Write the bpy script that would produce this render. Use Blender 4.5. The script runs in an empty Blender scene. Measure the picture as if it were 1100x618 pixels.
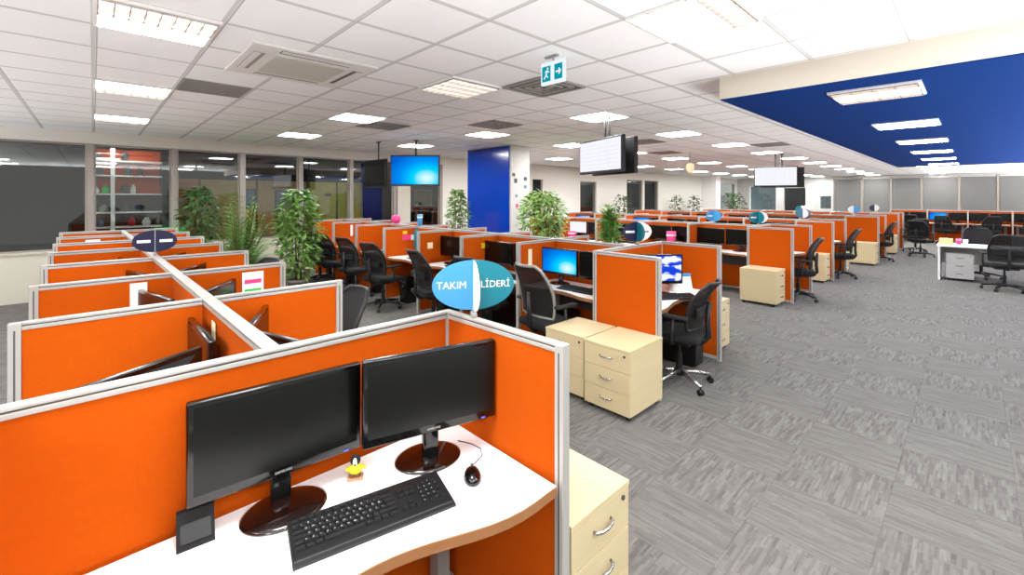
import bpy, bmesh, math, random
from mathutils import Vector, Matrix
random.seed(7)
PI = math.pi
scn = bpy.context.scene
COL = scn.collection

# ------------------------------------------------------------------ materials
def s2l(c):
    c = c / 255.0
    return c / 12.92 if c <= 0.04045 else ((c + 0.055) / 1.055) ** 2.4
def rgb(r, g, b): return (s2l(r), s2l(g), s2l(b), 1)
def mat(name, col, rough=.5, metal=0, spec=.5, bump=None, var=None, coat=0):
    m = bpy.data.materials.new(name); m.use_nodes = True
    nt = m.node_tree; b = nt.nodes['Principled BSDF']
    b.inputs['Base Color'].default_value = col
    b.inputs['Roughness'].default_value = rough
    b.inputs['Metallic'].default_value = metal
    b.inputs['Specular IOR Level'].default_value = spec
    b.inputs['Coat Weight'].default_value = coat
    tc = None
    if bump or var:
        tc = nt.nodes.new('ShaderNodeTexCoord')
    if bump:                       # (scale, strength)
        n = nt.nodes.new('ShaderNodeTexNoise'); n.inputs['Scale'].default_value = bump[0]; n.inputs['Detail'].default_value = 2
        bp = nt.nodes.new('ShaderNodeBump'); bp.inputs['Strength'].default_value = bump[1]; bp.inputs['Distance'].default_value = .002
        nt.links.new(tc.outputs['Object'], n.inputs['Vector']); nt.links.new(n.outputs['Fac'], bp.inputs['Height'])
        nt.links.new(bp.outputs['Normal'], b.inputs['Normal'])
    if var:                        # (scale vector, other colour)
        mp = nt.nodes.new('ShaderNodeMapping'); mp.inputs['Scale'].default_value = var[0]
        n = nt.nodes.new('ShaderNodeTexNoise'); n.inputs['Scale'].default_value = 1; n.inputs['Detail'].default_value = 3
        mx = nt.nodes.new('ShaderNodeMix'); mx.data_type = 'RGBA'
        mx.inputs[6].default_value = col; mx.inputs[7].default_value = var[1]
        nt.links.new(tc.outputs['Object'], mp.inputs['Vector']); nt.links.new(mp.outputs['Vector'], n.inputs['Vector'])
        nt.links.new(n.outputs['Fac'], mx.inputs[0]); nt.links.new(mx.outputs[2], b.inputs['Base Color'])
    return m
def emit(name, col, s):
    m = bpy.data.materials.new(name); m.use_nodes = True
    nt = m.node_tree; nt.nodes.clear()
    e = nt.nodes.new('ShaderNodeEmission'); o = nt.nodes.new('ShaderNodeOutputMaterial')
    e.inputs['Color'].default_value = col; e.inputs['Strength'].default_value = s
    nt.links.new(e.outputs[0], o.inputs['Surface'])
    return m

M = {}
M['fabric'] = mat('orange_fabric', rgb(186, 80, 8), .85, spec=.06, bump=(420, .25), var=((60, 60, 60), rgb(178, 72, 8)))
M['alu'] = mat('pale_aluminium', rgb(176, 174, 168), .35, .2)
M['groove'] = mat('dark_groove', rgb(84, 82, 76), .5)
M['white_lam'] = mat('white_laminate', rgb(247, 245, 242), .35)
M['wood_edge'] = mat('brown_edge_band', rgb(150, 102, 62), .5)
M['maple'] = mat('pale_maple', rgb(206, 190, 152), .45, var=((3, 3, 26), rgb(195, 178, 136)))
M['chrome'] = mat('brushed_steel', rgb(180, 178, 174), .25, .9)
M['black_gloss'] = mat('glossy_black_plastic', rgb(7, 7, 7), .14, coat=.2)
M['black'] = mat('black_plastic', rgb(13, 13, 14), .45)
M['black_mat'] = mat('matt_black', rgb(10, 10, 11), .8)
M['dark_fab'] = mat('black_seat_fabric', rgb(14, 14, 15), .9, bump=(300, .3))
M['grey_metal'] = mat('grey_painted_metal', rgb(150, 149, 145), .4, .3)
M['dgrey'] = mat('dark_grey_plastic', rgb(62, 62, 62), .5)
M['key'] = mat('black_key_plastic', rgb(20, 21, 22), .5)
M['legend'] = mat('pale_grey_print', rgb(190, 190, 190), .6)
M['base_brown'] = mat('glossy_dark_brown_plastic', rgb(26, 11, 7), .1, coat=.6)
M['screen_off'] = mat('dark_display_glass', rgb(7, 8, 7), .25, spec=.35)
M['white'] = mat('white_paint', rgb(240, 239, 236), .5)
M['wall'] = mat('cream_wall_paint', rgb(228, 224, 215), .8)
M['greywall'] = mat('grey_wall_paint', rgb(196, 194, 190), .8)
M['sill'] = mat('beige_panel', rgb(205, 200, 184), .7)
M['mullion'] = mat('grey_beige_frame', rgb(158, 150, 142), .45, .2)
M['blue_face'] = mat('royal_blue_panel', rgb(0, 58, 172), .18, coat=.3)
M['blue_soffit'] = mat('navy_blue_paint', rgb(0, 47, 112), .8, spec=.08)
M['soffit_side'] = mat('beige_soffit', rgb(214, 205, 190), .8)
M['blind'] = mat('grey_blind_cloth', rgb(112, 110, 108), .9, bump=(200, .2))
M['red'] = mat('red_plastic', rgb(205, 30, 40), .5)
M['pink'] = mat('pink_plastic', rgb(230, 60, 130), .5)
M['yellow'] = mat('yellow_plastic', rgb(245, 205, 20), .5)
M['cream'] = mat('cream_paper', rgb(240, 222, 180), .8)
M['paper'] = mat('white_paper', rgb(240, 240, 238), .8)
M['green'] = mat('bright_green_plastic', rgb(40, 200, 80), .5)
M['teal'] = mat('teal_plastic', rgb(2, 112, 128), .4)
M['lblue'] = mat('light_blue_plastic', rgb(62, 142, 196), .4)
M['navy'] = mat('navy_plastic', rgb(14, 20, 58), .4)
M['slate'] = mat('slate_blue_plastic', rgb(74, 114, 142), .4)
M['orange_back'] = mat('orange_board', rgb(205, 74, 22), .6)
M['wood'] = mat('orange_brown_wood', rgb(190, 120, 50), .5, var=((3, 3, 20), rgb(160, 95, 35)))
M['tan'] = mat('tan_panel', rgb(190, 160, 110), .7)
M['ylw_wall'] = mat('yellow_panel', rgb(205, 190, 95), .7)
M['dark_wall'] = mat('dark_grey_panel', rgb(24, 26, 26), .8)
M['leaf'] = mat('green_leaf', rgb(66, 112, 40), .5, var=((9, 9, 9), rgb(120, 160, 70)))
M['leaf_dark'] = mat('dark_green_leaf', rgb(38, 78, 32), .5, var=((9, 9, 9), rgb(70, 110, 45)))
M['leaf_light'] = mat('pale_green_leaf', rgb(148, 178, 92), .5, var=((8, 8, 8), rgb(104, 146, 60)))
M['bamboo'] = mat('bamboo_green', rgb(96, 160, 50), .5)
M['stem'] = mat('brown_stem', rgb(110, 86, 56), .8)
M['pot'] = mat('grey_clay_pot', rgb(120, 114, 106), .7)
M['soil'] = mat('dark_soil', rgb(46, 36, 28), .95)
M['vent'] = mat('grey_vent', rgb(150, 146, 140), .6)
M['vent_dark'] = mat('dark_vent_slot', rgb(96, 92, 88), .7)
M['acw'] = mat('white_casing', rgb(226, 223, 218), .5)
M['acg'] = mat('grey_beige_grille', rgb(192, 190, 180), .6)
M['louver'] = mat('polished_louver', rgb(205, 196, 188), .25, .75)
M['skin'] = mat('white_painted_face', rgb(235, 232, 225), .5)
M['box'] = mat('tan_cardboard', rgb(214, 186, 130), .8)
M['lamp'] = emit('fluorescent_tubes', (.985, .99, 1, 1), 20)
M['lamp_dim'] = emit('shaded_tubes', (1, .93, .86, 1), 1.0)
M['added_lamp_back'] = emit('added_back_room_lamp', (1, .95, .85, 1), 6)
M['added_lamp_shelf'] = emit('added_shelf_lamp', (1, .95, .88, 1), 9)
M['scr_white'] = emit('white_display', (.93, .94, 1, 1), .38)
M['scr_line'] = emit('pale_display_lines', (.80, .83, .97, 1), .35)
M['exit_white'] = emit('lit_sign_white', (.86, .95, 1, 1), .38)
M['exit_teal'] = emit('lit_sign_teal', (.0, .30, .40, 1), .4)

def win_screen():
    m = bpy.data.materials.new('blue_display'); m.use_nodes = True
    nt = m.node_tree; nt.nodes.clear()
    N = nt.nodes.new
    tc = N('ShaderNodeTexCoord'); mp = N('ShaderNodeMapping'); g = N('ShaderNodeTexGradient'); g.gradient_type = 'SPHERICAL'
    mp.inputs['Location'].default_value = (-.86, 0, -.22); mp.inputs['Scale'].default_value = (1.15, 0, 1.0)
    r = N('ShaderNodeValToRGB'); e = N('ShaderNodeEmission'); o = N('ShaderNodeOutputMaterial')
    c = r.color_ramp; c.elements[0].position = 0; c.elements[0].color = (.0, .10, .55, 1)
    c.elements[1].position = 1; c.elements[1].color = (.75, .97, 1, 1)
    for p, k in ((.35, (0, .25, .85, 1)), (.68, (.0, .62, .95, 1))):
        q = c.elements.new(p); q.color = k
    e.inputs['Strength'].default_value = .42
    L = nt.links.new
    L(tc.outputs['Generated'], mp.inputs['Vector']); L(mp.outputs['Vector'], g.inputs['Vector']); L(g.outputs['Fac'], r.inputs['Fac'])
    L(r.outputs['Color'], e.inputs['Color']); L(e.outputs[0], o.inputs['Surface'])
    return m
M['scr_blue'] = win_screen()
def fish_screen():
    m = bpy.data.materials.new('blue_and_white_display'); m.use_nodes = True
    nt = m.node_tree; nt.nodes.clear(); N = nt.nodes.new; L = nt.links.new
    tc = N('ShaderNodeTexCoord'); n = N('ShaderNodeTexNoise'); n.inputs['Scale'].default_value = 3.2
    r = N('ShaderNodeValToRGB'); r.color_ramp.interpolation = 'EASE'
    r.color_ramp.elements[0].position = .46; r.color_ramp.elements[0].color = (.01, .06, .75, 1)
    r.color_ramp.elements[1].position = .56; r.color_ramp.elements[1].color = (.9, .95, 1, 1)
    e = N('ShaderNodeEmission'); o = N('ShaderNodeOutputMaterial'); e.inputs['Strength'].default_value = .40
    L(tc.outputs['Generated'], n.inputs['Vector']); L(n.outputs['Fac'], r.inputs['Fac']); L(r.outputs['Color'], e.inputs['Color']); L(e.outputs[0], o.inputs['Surface'])
    return m
M['scr_fish'] = fish_screen()

def glass_mat():
    m = bpy.data.materials.new('dark_night_glass'); m.use_nodes = True
    nt = m.node_tree; nt.nodes.clear(); N = nt.nodes.new; L = nt.links.new
    t = N('ShaderNodeBsdfTransparent'); t.inputs['Color'].default_value = (.8, .84, .83, 1)
    g = N('ShaderNodeBsdfGlossy'); g.inputs['Roughness'].default_value = .02; g.inputs['Color'].default_value = (.95, .95, .95, 1)
    x = N('ShaderNodeMixShader'); x.inputs[0].default_value = .085; o = N('ShaderNodeOutputMaterial')
    L(t.outputs[0], x.inputs[1]); L(g.outputs[0], x.inputs[2]); L(x.outputs[0], o.inputs['Surface'])
    return m
M['glass'] = glass_mat()
def mesh_mat():
    m = bpy.data.materials.new('black_chair_mesh'); m.use_nodes = True
    nt = m.node_tree; b = nt.nodes['Principled BSDF']; o = nt.nodes['Material Output']
    b.inputs['Base Color'].default_value = rgb(11, 11, 12); b.inputs['Roughness'].default_value = .8
    t = nt.nodes.new('ShaderNodeBsdfTransparent'); x = nt.nodes.new('ShaderNodeMixShader'); x.inputs[0].default_value = .2
    nt.links.new(b.outputs[0], x.inputs[1]); nt.links.new(t.outputs[0], x.inputs[2]); nt.links.new(x.outputs[0], o.inputs['Surface'])
    return m
M['mesh'] = mesh_mat()

class NB:                                # tiny node-building helper for the floor and the ceiling
    def __init__(s, nt): s.nt = nt
    def m(s, op, a, b=None, c=None):
        n = s.nt.nodes.new('ShaderNodeMath'); n.operation = op
        for i, v in enumerate((a, b, c)):
            if v is None: continue
            if isinstance(v, (int, float)): n.inputs[i].default_value = v
            else: s.nt.links.new(v, n.inputs[i])
        return n.outputs[0]
def carpet():
    m = bpy.data.materials.new('grey_carpet_tiles'); m.use_nodes = True
    nt = m.node_tree; b = nt.nodes['Principled BSDF']; L = nt.links.new; B = NB(nt)
    tc = nt.nodes.new('ShaderNodeTexCoord'); sp = nt.nodes.new('ShaderNodeSeparateXYZ'); L(tc.outputs['Object'], sp.inputs[0])
    x, y = sp.outputs[0], sp.outputs[1]
    tx = B.m('DIVIDE', B.m('SUBTRACT', x, 3.48), .5); ty = B.m('DIVIDE', B.m('SUBTRACT', y, .33), .5)
    ix, iy = B.m('FLOOR', tx), B.m('FLOOR', ty)
    par = B.m('FLOORED_MODULO', B.m('ADD', ix, iy), 2)
    fx, fy = B.m('FRACT', tx), B.m('FRACT', ty)
    # short dashes: columns a couple of centimetres wide, each cut into pieces of its own length
    def streak(along, across, seed, width, length):
        c = B.m('FLOOR', B.m('DIVIDE', across, width))
        w = nt.nodes.new('ShaderNodeTexWhiteNoise'); w.noise_dimensions = '1D'; L(B.m('ADD', c, seed), w.inputs['W'])
        r = B.m('FLOOR', B.m('ADD', B.m('DIVIDE', along, length), B.m('MULTIPLY', w.outputs['Value'], 9)))
        v = nt.nodes.new('ShaderNodeCombineXYZ'); L(c, v.inputs[0]); L(r, v.inputs[1]); v.inputs[2].default_value = seed
        w2 = nt.nodes.new('ShaderNodeTexWhiteNoise'); w2.noise_dimensions = '3D'; L(v.outputs[0], w2.inputs['Vector'])
        return w2.outputs['Value']
    ax = B.m('MULTIPLY', B.m('ADD', streak(x, y, 3.1, .011, .085), streak(x, y, 8.7, .019, .14)), .5)
    ay = B.m('MULTIPLY', B.m('ADD', streak(y, x, 5.3, .011, .12), streak(y, x, 1.7, .017, .2)), .5)
    va = B.m('MULTIPLY_ADD', ax, .40, .30)           # higher contrast tiles
    vb = B.m('MULTIPLY_ADD', ay, .24, .38)
    val = B.m('ADD', B.m('MULTIPLY', par, va), B.m('MULTIPLY', B.m('SUBTRACT', 1, par), vb))
    edge = B.m('MINIMUM', B.m('MINIMUM', fx, B.m('SUBTRACT', 1, fx)), B.m('MINIMUM', fy, B.m('SUBTRACT', 1, fy)))
    ln = B.m('LESS_THAN', edge, .006)
    val = B.m('SUBTRACT', val, B.m('MULTIPLY', ln, .08))
    n = nt.nodes.new('ShaderNodeTexNoise'); n.inputs['Scale'].default_value = 260; L(tc.outputs['Object'], n.inputs['Vector'])
    val = B.m('ADD', val, B.m('MULTIPLY', B.m('SUBTRACT', n.outputs['Fac'], .5), .12))
    r = nt.nodes.new('ShaderNodeValToRGB'); L(val, r.inputs['Fac'])
    r.color_ramp.elements[0].position = .1; r.color_ramp.elements[0].color = rgb(62, 60, 58)
    r.color_ramp.elements[1].position = .9; r.color_ramp.elements[1].color = rgb(132, 129, 125)
    L(r.outputs['Color'], b.inputs['Base Color']); b.inputs['Roughness'].default_value = .95; b.inputs['Specular IOR Level'].default_value = .1
    bp = nt.nodes.new('ShaderNodeBump'); bp.inputs['Strength'].default_value = .3; bp.inputs['Distance'].default_value = .004
    L(val, bp.inputs['Height']); L(bp.outputs['Normal'], b.inputs['Normal'])
    return m
def ceil_tiles():
    m = bpy.data.materials.new('ceiling_tiles'); m.use_nodes = True
    nt = m.node_tree; b = nt.nodes['Principled BSDF']; L = nt.links.new; B = NB(nt)
    tc = nt.nodes.new('ShaderNodeTexCoord'); sp = nt.nodes.new('ShaderNodeSeparateXYZ'); L(tc.outputs['Object'], sp.inputs[0])
    fx = B.m('FRACT', B.m('DIVIDE', B.m('ADD', sp.outputs[0], 60.012), .6))
    fy = B.m('FRACT', B.m('DIVIDE', B.m('ADD', sp.outputs[1], 59.712), .6))
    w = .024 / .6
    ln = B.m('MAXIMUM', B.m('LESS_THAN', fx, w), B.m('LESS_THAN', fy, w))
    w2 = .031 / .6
    sh = B.m('MAXIMUM', B.m('LESS_THAN', B.m('ABSOLUTE', B.m('SUBTRACT', fx, w2)), .008), B.m('LESS_THAN', B.m('ABSOLUTE', B.m('SUBTRACT', fy, w2)), .008))  # darker line beside each grid bar, its shadow put into the colour
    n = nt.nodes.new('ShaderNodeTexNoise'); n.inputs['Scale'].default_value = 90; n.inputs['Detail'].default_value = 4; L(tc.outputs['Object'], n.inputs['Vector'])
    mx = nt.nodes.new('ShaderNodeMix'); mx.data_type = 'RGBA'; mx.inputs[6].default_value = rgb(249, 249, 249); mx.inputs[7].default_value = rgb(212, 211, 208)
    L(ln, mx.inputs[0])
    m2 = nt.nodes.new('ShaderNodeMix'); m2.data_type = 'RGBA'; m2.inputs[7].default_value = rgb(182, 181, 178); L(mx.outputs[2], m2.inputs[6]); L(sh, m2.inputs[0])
    L(m2.outputs[2], b.inputs['Base Color']); b.inputs['Roughness'].default_value = .9; b.inputs['Specular IOR Level'].default_value = .15
    bp = nt.nodes.new('ShaderNodeBump'); bp.inputs['Strength'].default_value = .15; bp.inputs['Distance'].default_value = .002
    L(n.outputs['Fac'], bp.inputs['Height']); L(bp.outputs['Normal'], b.inputs['Normal'])
    return m
M['carpet'] = carpet(); M['tiles'] = ceil_tiles()

# ------------------------------------------------------------------ mesh helpers
class MB:
    def __init__(s): s.v = []; s.f = []; s.mi = []; s.sm = []
    def add(s, vs, fs, mi=0, smooth=False):
        o = len(s.v); s.v += [tuple(p) for p in vs]
        for f in fs: s.f.append([o + i for i in f]); s.mi.append(mi); s.sm.append(smooth)
        return s
    def bm(s, bm, mi=0, smooth=False):
        bm.verts.index_update()
        s.add([v.co[:] for v in bm.verts], [[v.index for v in f.verts] for f in bm.faces], mi, smooth); bm.free(); return s
    def box(s, x0, x1, y0, y1, z0, z1, bev=0, mi=0, seg=2, rot=None):
        bm = bmesh.new(); bmesh.ops.create_cube(bm, size=1)
        for v in bm.verts: v.co = Vector(((x0 + x1) / 2 + v.co.x * (x1 - x0), (y0 + y1) / 2 + v.co.y * (y1 - y0), (z0 + z1) / 2 + v.co.z * (z1 - z0)))
        if bev: bmesh.ops.bevel(bm, geom=bm.edges[:], offset=bev, segments=seg, affect='EDGES', profile=.5)
        if rot is not None: bm.transform(rot)
        return s.bm(bm, mi, bool(bev) and seg > 2)
    def cyl(s, p, q, r0, r1=None, n=14, mi=0, caps=True):
        p, q = Vector(p), Vector(q); r1 = r0 if r1 is None else r1
        d = (q - p).normalized(); a = d.orthogonal().normalized(); b = d.cross(a)
        vs = [p + (a * math.cos(2 * PI * i / n) + b * math.sin(2 * PI * i / n)) * r0 for i in range(n)]
        vs += [q + (a * math.cos(2 * PI * i / n) + b * math.sin(2 * PI * i / n)) * r1 for i in range(n)]
        s.add(vs, [[i, (i + 1) % n, n + (i + 1) % n, n + i] for i in range(n)], mi, True)
        if caps: s.add(vs[:n], [list(range(n))[::-1]], mi); s.add(vs[n:], [list(range(n))], mi)
        return s
    def tube(s, pts, r, n=8, mi=0):
        pts = [Vector(p) for p in pts]; rs = r if isinstance(r, (list, tuple)) else [r] * len(pts)
        ref = None; vs = []
        for i, p in enumerate(pts):
            t = (pts[min(i + 1, len(pts) - 1)] - pts[max(i - 1, 0)]).normalized()
            a = (t.orthogonal() if ref is None else ref - t * ref.dot(t)).normalized(); ref = a; b = t.cross(a)
            vs += [p + (a * math.cos(2 * PI * k / n) + b * math.sin(2 * PI * k / n)) * rs[i] for k in range(n)]
        fs = [[i * n + k, i * n + (k + 1) % n, (i + 1) * n + (k + 1) % n, (i + 1) * n + k] for i in range(len(pts) - 1) for k in range(n)]
        fs += [list(range(n))[::-1], [(len(pts) - 1) * n + k for k in range(n)]]
        return s.add(vs, fs, mi, True)
    def lathe(s, prof, c=(0, 0, 0), n=24, sx=1, sy=1, mi=0):
        vs = []
        for r, z in prof:
            vs += [(c[0] + r * sx * math.cos(2 * PI * i / n), c[1] + r * sy * math.sin(2 * PI * i / n), c[2] + z) for i in range(n)]
        fs = [[j * n + i, j * n + (i + 1) % n, (j + 1) * n + (i + 1) % n, (j + 1) * n + i] for j in range(len(prof) - 1) for i in range(n)]
        fs += [list(range(n))[::-1], [(len(prof) - 1) * n + i for i in range(n)]]
        return s.add(vs, fs, mi, True)
    def ball(s, c, rx, ry, rz, mi=0, seg=16, ring=10):
        bm = bmesh.new(); bmesh.ops.create_uvsphere(bm, u_segments=seg, v_segments=ring, radius=1)
        for v in bm.verts: v.co = Vector((c[0] + v.co.x * rx, c[1] + v.co.y * ry, c[2] + v.co.z * rz))
        return s.bm(bm, mi, True)
    def prism(s, poly, z0, z1, mi=0, side_mi=None):
        n = len(poly)
        s.add([(x, y, z0) for x, y in poly] + [(x, y, z1) for x, y in poly], [list(range(n))[::-1], [n + i for i in range(n)]], mi)
        s.add([(x, y, z0) for x, y in poly] + [(x, y, z1) for x, y in poly], [[i, (i + 1) % n, n + (i + 1) % n, n + i] for i in range(n)], mi if side_mi is None else side_mi)
        return s
    def mesh(s, name, mats):
        me = bpy.data.meshes.new(name); me.from_pydata(s.v, [], s.f)
        for m in (mats if isinstance(mats, (list, tuple)) else [mats]): me.materials.append(m)
        me.polygons.foreach_set('material_index', s.mi); me.polygons.foreach_set('use_smooth', s.sm)
        me.validate(); me.update(); return me
    def build(s, name, mats, parent=None, loc=(0, 0, 0), rz=0):
        o = bpy.data.objects.new(name, s.mesh(name, mats)); COL.objects.link(o)
        if parent: o.parent = parent
        o.location = loc; o.rotation_euler = (0, 0, rz); return o
def empty(name, loc=(0, 0, 0), rz=0):
    o = bpy.data.objects.new(name, None); o.empty_display_size = .1; COL.objects.link(o)
    o.location = loc; o.rotation_euler = (0, 0, rz); return o
def tag(o, label, cat, group=None):
    o['label'] = label; o['category'] = cat
    if group: o['group'] = group
    return o
def struct(o): o['kind'] = 'structure'; return o
def copy_tree(o, parent=None):
    c = o.copy(); COL.objects.link(c)
    if parent: c.parent = parent
    for ch in list(KIDS.get(o.name, ())): copy_tree(ch, c)
    return c
KIDS = {}
def index_kids(root):
    def rec(o):
        ks = [c for c in bpy.data.objects if c.parent == o]
        KIDS[o.name] = ks
        for c in ks: rec(c)
    rec(root)
PROTO = {}
def place(key, builder, loc, rz, label, cat, group=None):
    """the first one of a kind is built, the next ones are copies with copies of its parts"""
    if key not in PROTO:
        r = builder(); index_kids(r); PROTO[key] = r
    else:
        r = copy_tree(PROTO[key])
    r.location = loc; r.rotation_euler = (0, 0, rz)
    return tag(r, label, cat, group)
def text_geo(mb, s, size, mtx, mi=0, align='CENTER', bold=False):
    c = bpy.data.curves.new('writing', 'FONT'); c.body = s; c.size = size; c.align_x = align; c.align_y = 'CENTER'
    c.resolution_u = 4
    o = bpy.data.objects.new('writing', c)
    me = bpy.data.meshes.new_from_object(o)
    mb.add([mtx @ v.co for v in me.vertices], [list(p.vertices) for p in me.polygons], mi)
    bpy.data.objects.remove(o); bpy.data.meshes.remove(me); bpy.data.curves.remove(c)
ORD = ['', 'first', 'second', 'third', 'fourth', 'fifth', 'sixth', 'seventh', 'eighth', 'ninth', 'tenth', 'eleventh', 'twelfth']

# ------------------------------------------------------------------ camera
H = 1.71; ZC = 2.82
cam = bpy.data.cameras.new('camera'); co = bpy.data.objects.new('camera', cam); COL.objects.link(co)
cam.sensor_width = 36; cam.lens = 36 * 472.7 / 1100; cam.shift_y = -98 / 1100; cam.clip_start = .02; cam.clip_end = 200
co.location = (0, 0, H); co.rotation_euler = (PI / 2, 0, -math.radians(43.6)); scn.camera = co

# ------------------------------------------------------------------ room shell
YW = 10.5; XR = 30.0; XL = -4.9; YB = -2.0
struct(MB().box(XL, XR + .3, YB, 13.4, -.08, 0).build('floor', M['carpet']))
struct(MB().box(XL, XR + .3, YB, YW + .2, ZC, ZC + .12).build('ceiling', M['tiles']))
# window wall
XW = [-4.8, -3.6, -2.4, -1.2, -.03, 1.12, 2.25, 3.4, 4.57, 5.75, 7.2]
struct(MB().box(XL, 7.2, YW, YW + .18, 0, .77).box(XL, 7.2, YW - .03, YW + .18, .77, .80).build('wall_back_sill', M['sill']))
struct(MB().box(5.82, 6.2, YW - .02, YW + .16, .8, 2.62).build('wall_pier', M['sill']))
struct(MB().box(XL, 7.2, YW - .02, YW + .18, 2.62, ZC).build('wall_back_header', M['wall']))
for i, x in enumerate(XW):
    struct(MB().box(x - .045, x + .045, YW - .02, YW + .12, .80, 2.62, .004).build('trim_%d' % (i + 1), M['mullion']))
for i in range(len(XW) - 1):
    w = struct(MB().box(XW[i] + .045, XW[i + 1] - .045, YW + .05, YW + .058, .80, 2.62).build('window_%d' % (i + 1), M['glass']))
    f = MB(); a, b = XW[i] + .045, XW[i + 1] - .045
    f.box(a, b, YW + .03, YW + .08, .80, .83).box(a, b, YW + .03, YW + .08, 2.59, 2.62).box(a, a + .025, YW + .03, YW + .08, .83, 2.59).box(b - .025, b, YW + .03, YW + .08, .83, 2.59)
    f.build('window_frame', M['mullion'], w)
# wall to the right of the windows, with its openings
def wall_run_y(name, x0, x1, holes, m, y=YW):
    b = MB(); x = x0
    for h0, h1, z0, z1 in holes:
        b.box(x, h0, y, y + .18, 0, ZC)
        if z0 > 0: b.box(h0, h1, y, y + .18, 0, z0)
        b.box(h0, h1, y, y + .18, z1, ZC); x = h1
    b.box(x, x1, y, y + .18, 0, ZC)
    return struct(b.build(name, m))
holesY = [(10.98, 11.5, 0, 2.3), (13.64, 14.7, .0, 2.3), (16.95, 18.3, .3, 2.45), (18.45, 19.75, .3, 2.45), (25.85, 29.6, .6, 2.5)]
wall_run_y('wall_back', 7.2, XR, holesY, M['wall'])
struct(MB().box(11.0, 11.48, YW + .08, YW + .12, 0, 2.3).build('door_1', M['black_mat']))
for i, (a, b, c, d) in enumerate(holesY[1:]):
    w = struct(MB().box(a + .04, b - .04, YW + .09, YW + .098, c + .03, d - .03).build('window_%d' % (20 + i), M['glass']))
    MB().box(a, a + .04, YW + .05, YW + .13, c, d).box(b - .04, b, YW + .05, YW + .13, c, d).box(a + .04, b - .04, YW + .05, YW + .13, d - .03, d).box(a + .04, b - .04, YW + .05, YW + .13, c, c + .03).build('window_frame', M['mullion'], w)
# right wall with blinds
def wall_run_x(name, y0, y1, holes, m):
    b = MB(); y = y0
    for h0, h1, z0, z1 in holes:
        b.box(XR, XR + .18, y, h0, 0, ZC)
        if z0 > 0: b.box(XR, XR + .18, h0, h1, 0, z0)
        b.box(XR, XR + .18, h0, h1, z1, ZC); y = h1
    b.box(XR, XR + .18, y, y1, 0, ZC)
    return struct(b.build(name, m))
wall_run_x('wall_right', YB, YW, [(5.5, 6.1, 1.0, 1.75), (6.76, 7.85, 0, 2.2), (8.25, 9.77, .6, 2.35)], M['greywall'])
for i, (a, b, c, d) in enumerate([(5.5, 6.1, 1.0, 1.75), (8.25, 9.77, .6, 2.35)]):
    w = struct(MB().box(XR + .09, XR + .098, a + .04, b - .04, c + .03, d - .03).build('window_%d' % (30 + i), M['glass']))
    MB().box(XR + .05, XR + .13, a, a + .04, c, d).box(XR + .05, XR + .13, b - .04, b, c, d).box(XR + .05, XR + .13, a + .04, b - .04, d - .03, d).build('window_frame', M['white'], w)
struct(MB().box(XR + .06, XR + .1, 6.78, 7.83, 0, 2.2).build('door_2', M['dark_wall']))
struct(MB().box(XR + .2, XR + 2, 5, 10.5, -.02, 0).build('floor_beyond', M['greywall']))
struct(MB().box(XR + 1.9, XR + 2, 5, 10.5, 0, ZC).build('wall_beyond_right', mat('pale_blue_grey', rgb(120, 134, 142), .8)))
ys = [5.4, 4.15, 2.97, 1.8, .49, -.75, -2.0, -3.2]
for i, y in enumerate(ys):
    struct(MB().box(XR - .08, XR - .002, y - .035, y + .035, 0, 2.70, .004).build('trim_%d' % (20 + i), M['mullion']))
for i in range(len(ys) - 1):
    t = empty('roller_blind', (XR - .04, (ys[i] + ys[i + 1]) / 2, 0)); hw = (ys[i] - ys[i + 1]) / 2 - .06
    MB().box(-.008, .008, -hw, hw, .85, 2.64).build('cloth', M['blind'], t)
    MB().cyl((0, -hw, 2.665), (0, hw, 2.665), .026).build('roller', M['greywall'], t)
    MB().box(-.012, .012, -hw, hw, .82, .85, .003).build('bottom_bar', M['grey_metal'], t)
    tag(t, ['pale grey roller blind nearest the open doorway on the far right wall', 'grey roller blind, second from the left of the far right wall',
            'grey roller blind, third from the left of the far right wall', 'grey roller blind, fourth from the left, above the blue lit monitor',
            'grey roller blind at the right edge of the photo', 'grey roller blind just past the right edge of the photo', 'grey roller blind furthest to the right of all'][i], 'blind', 'roller blinds on the far wall')
# white column by the far windows, blue column in the middle
struct(MB().box(24.6, 25.2, 9.7, 10.5, 0, ZC).build('wall_column_white', M['white']))
col = struct(MB().box(6.53, 7.12, 6.9, 8.4, 0, ZC).build('wall_column_blue', M['greywall']))
MB().box(6.50, 6.53, 6.93, 8.37, .3, 2.80, .004).build('blue_panel', M['blue_face'], col)
# dropped soffit over the aisle
sf = struct(MB().box(4.24, 18.1, YB, 1.64, 2.615, ZC + .001).build('ceiling_soffit', M['soffit_side']))
MB().box(4.245, 18.095, YB, 1.635, 2.607, 2.615).build('soffit_face', M['blue_soffit'], sf)

# room beyond the window wall
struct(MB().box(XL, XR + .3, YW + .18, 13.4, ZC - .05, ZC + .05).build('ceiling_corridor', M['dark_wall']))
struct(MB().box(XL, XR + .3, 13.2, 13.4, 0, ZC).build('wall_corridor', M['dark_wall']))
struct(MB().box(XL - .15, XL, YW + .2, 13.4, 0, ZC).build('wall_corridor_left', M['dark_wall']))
struct(MB().box(1.9, 4.35, 12.95, 13.2, 0, 2.12).build('wall_corridor_tan', M['tan']))
struct(MB().box(4.45, 6.0, 12.95, 13.2, 0, 2.12).build('reflection_panel_yellow', M['ylw_wall']))  # yellow panel put in to stand for a reflection in the glass
for k, x in enumerate((3.1, 5.2)):
    struct(MB().box(x - .02, x + .02, 12.93, 12.95, 0, 2.12).build('trim_%d' % (40 + k), M['dgrey']))

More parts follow.
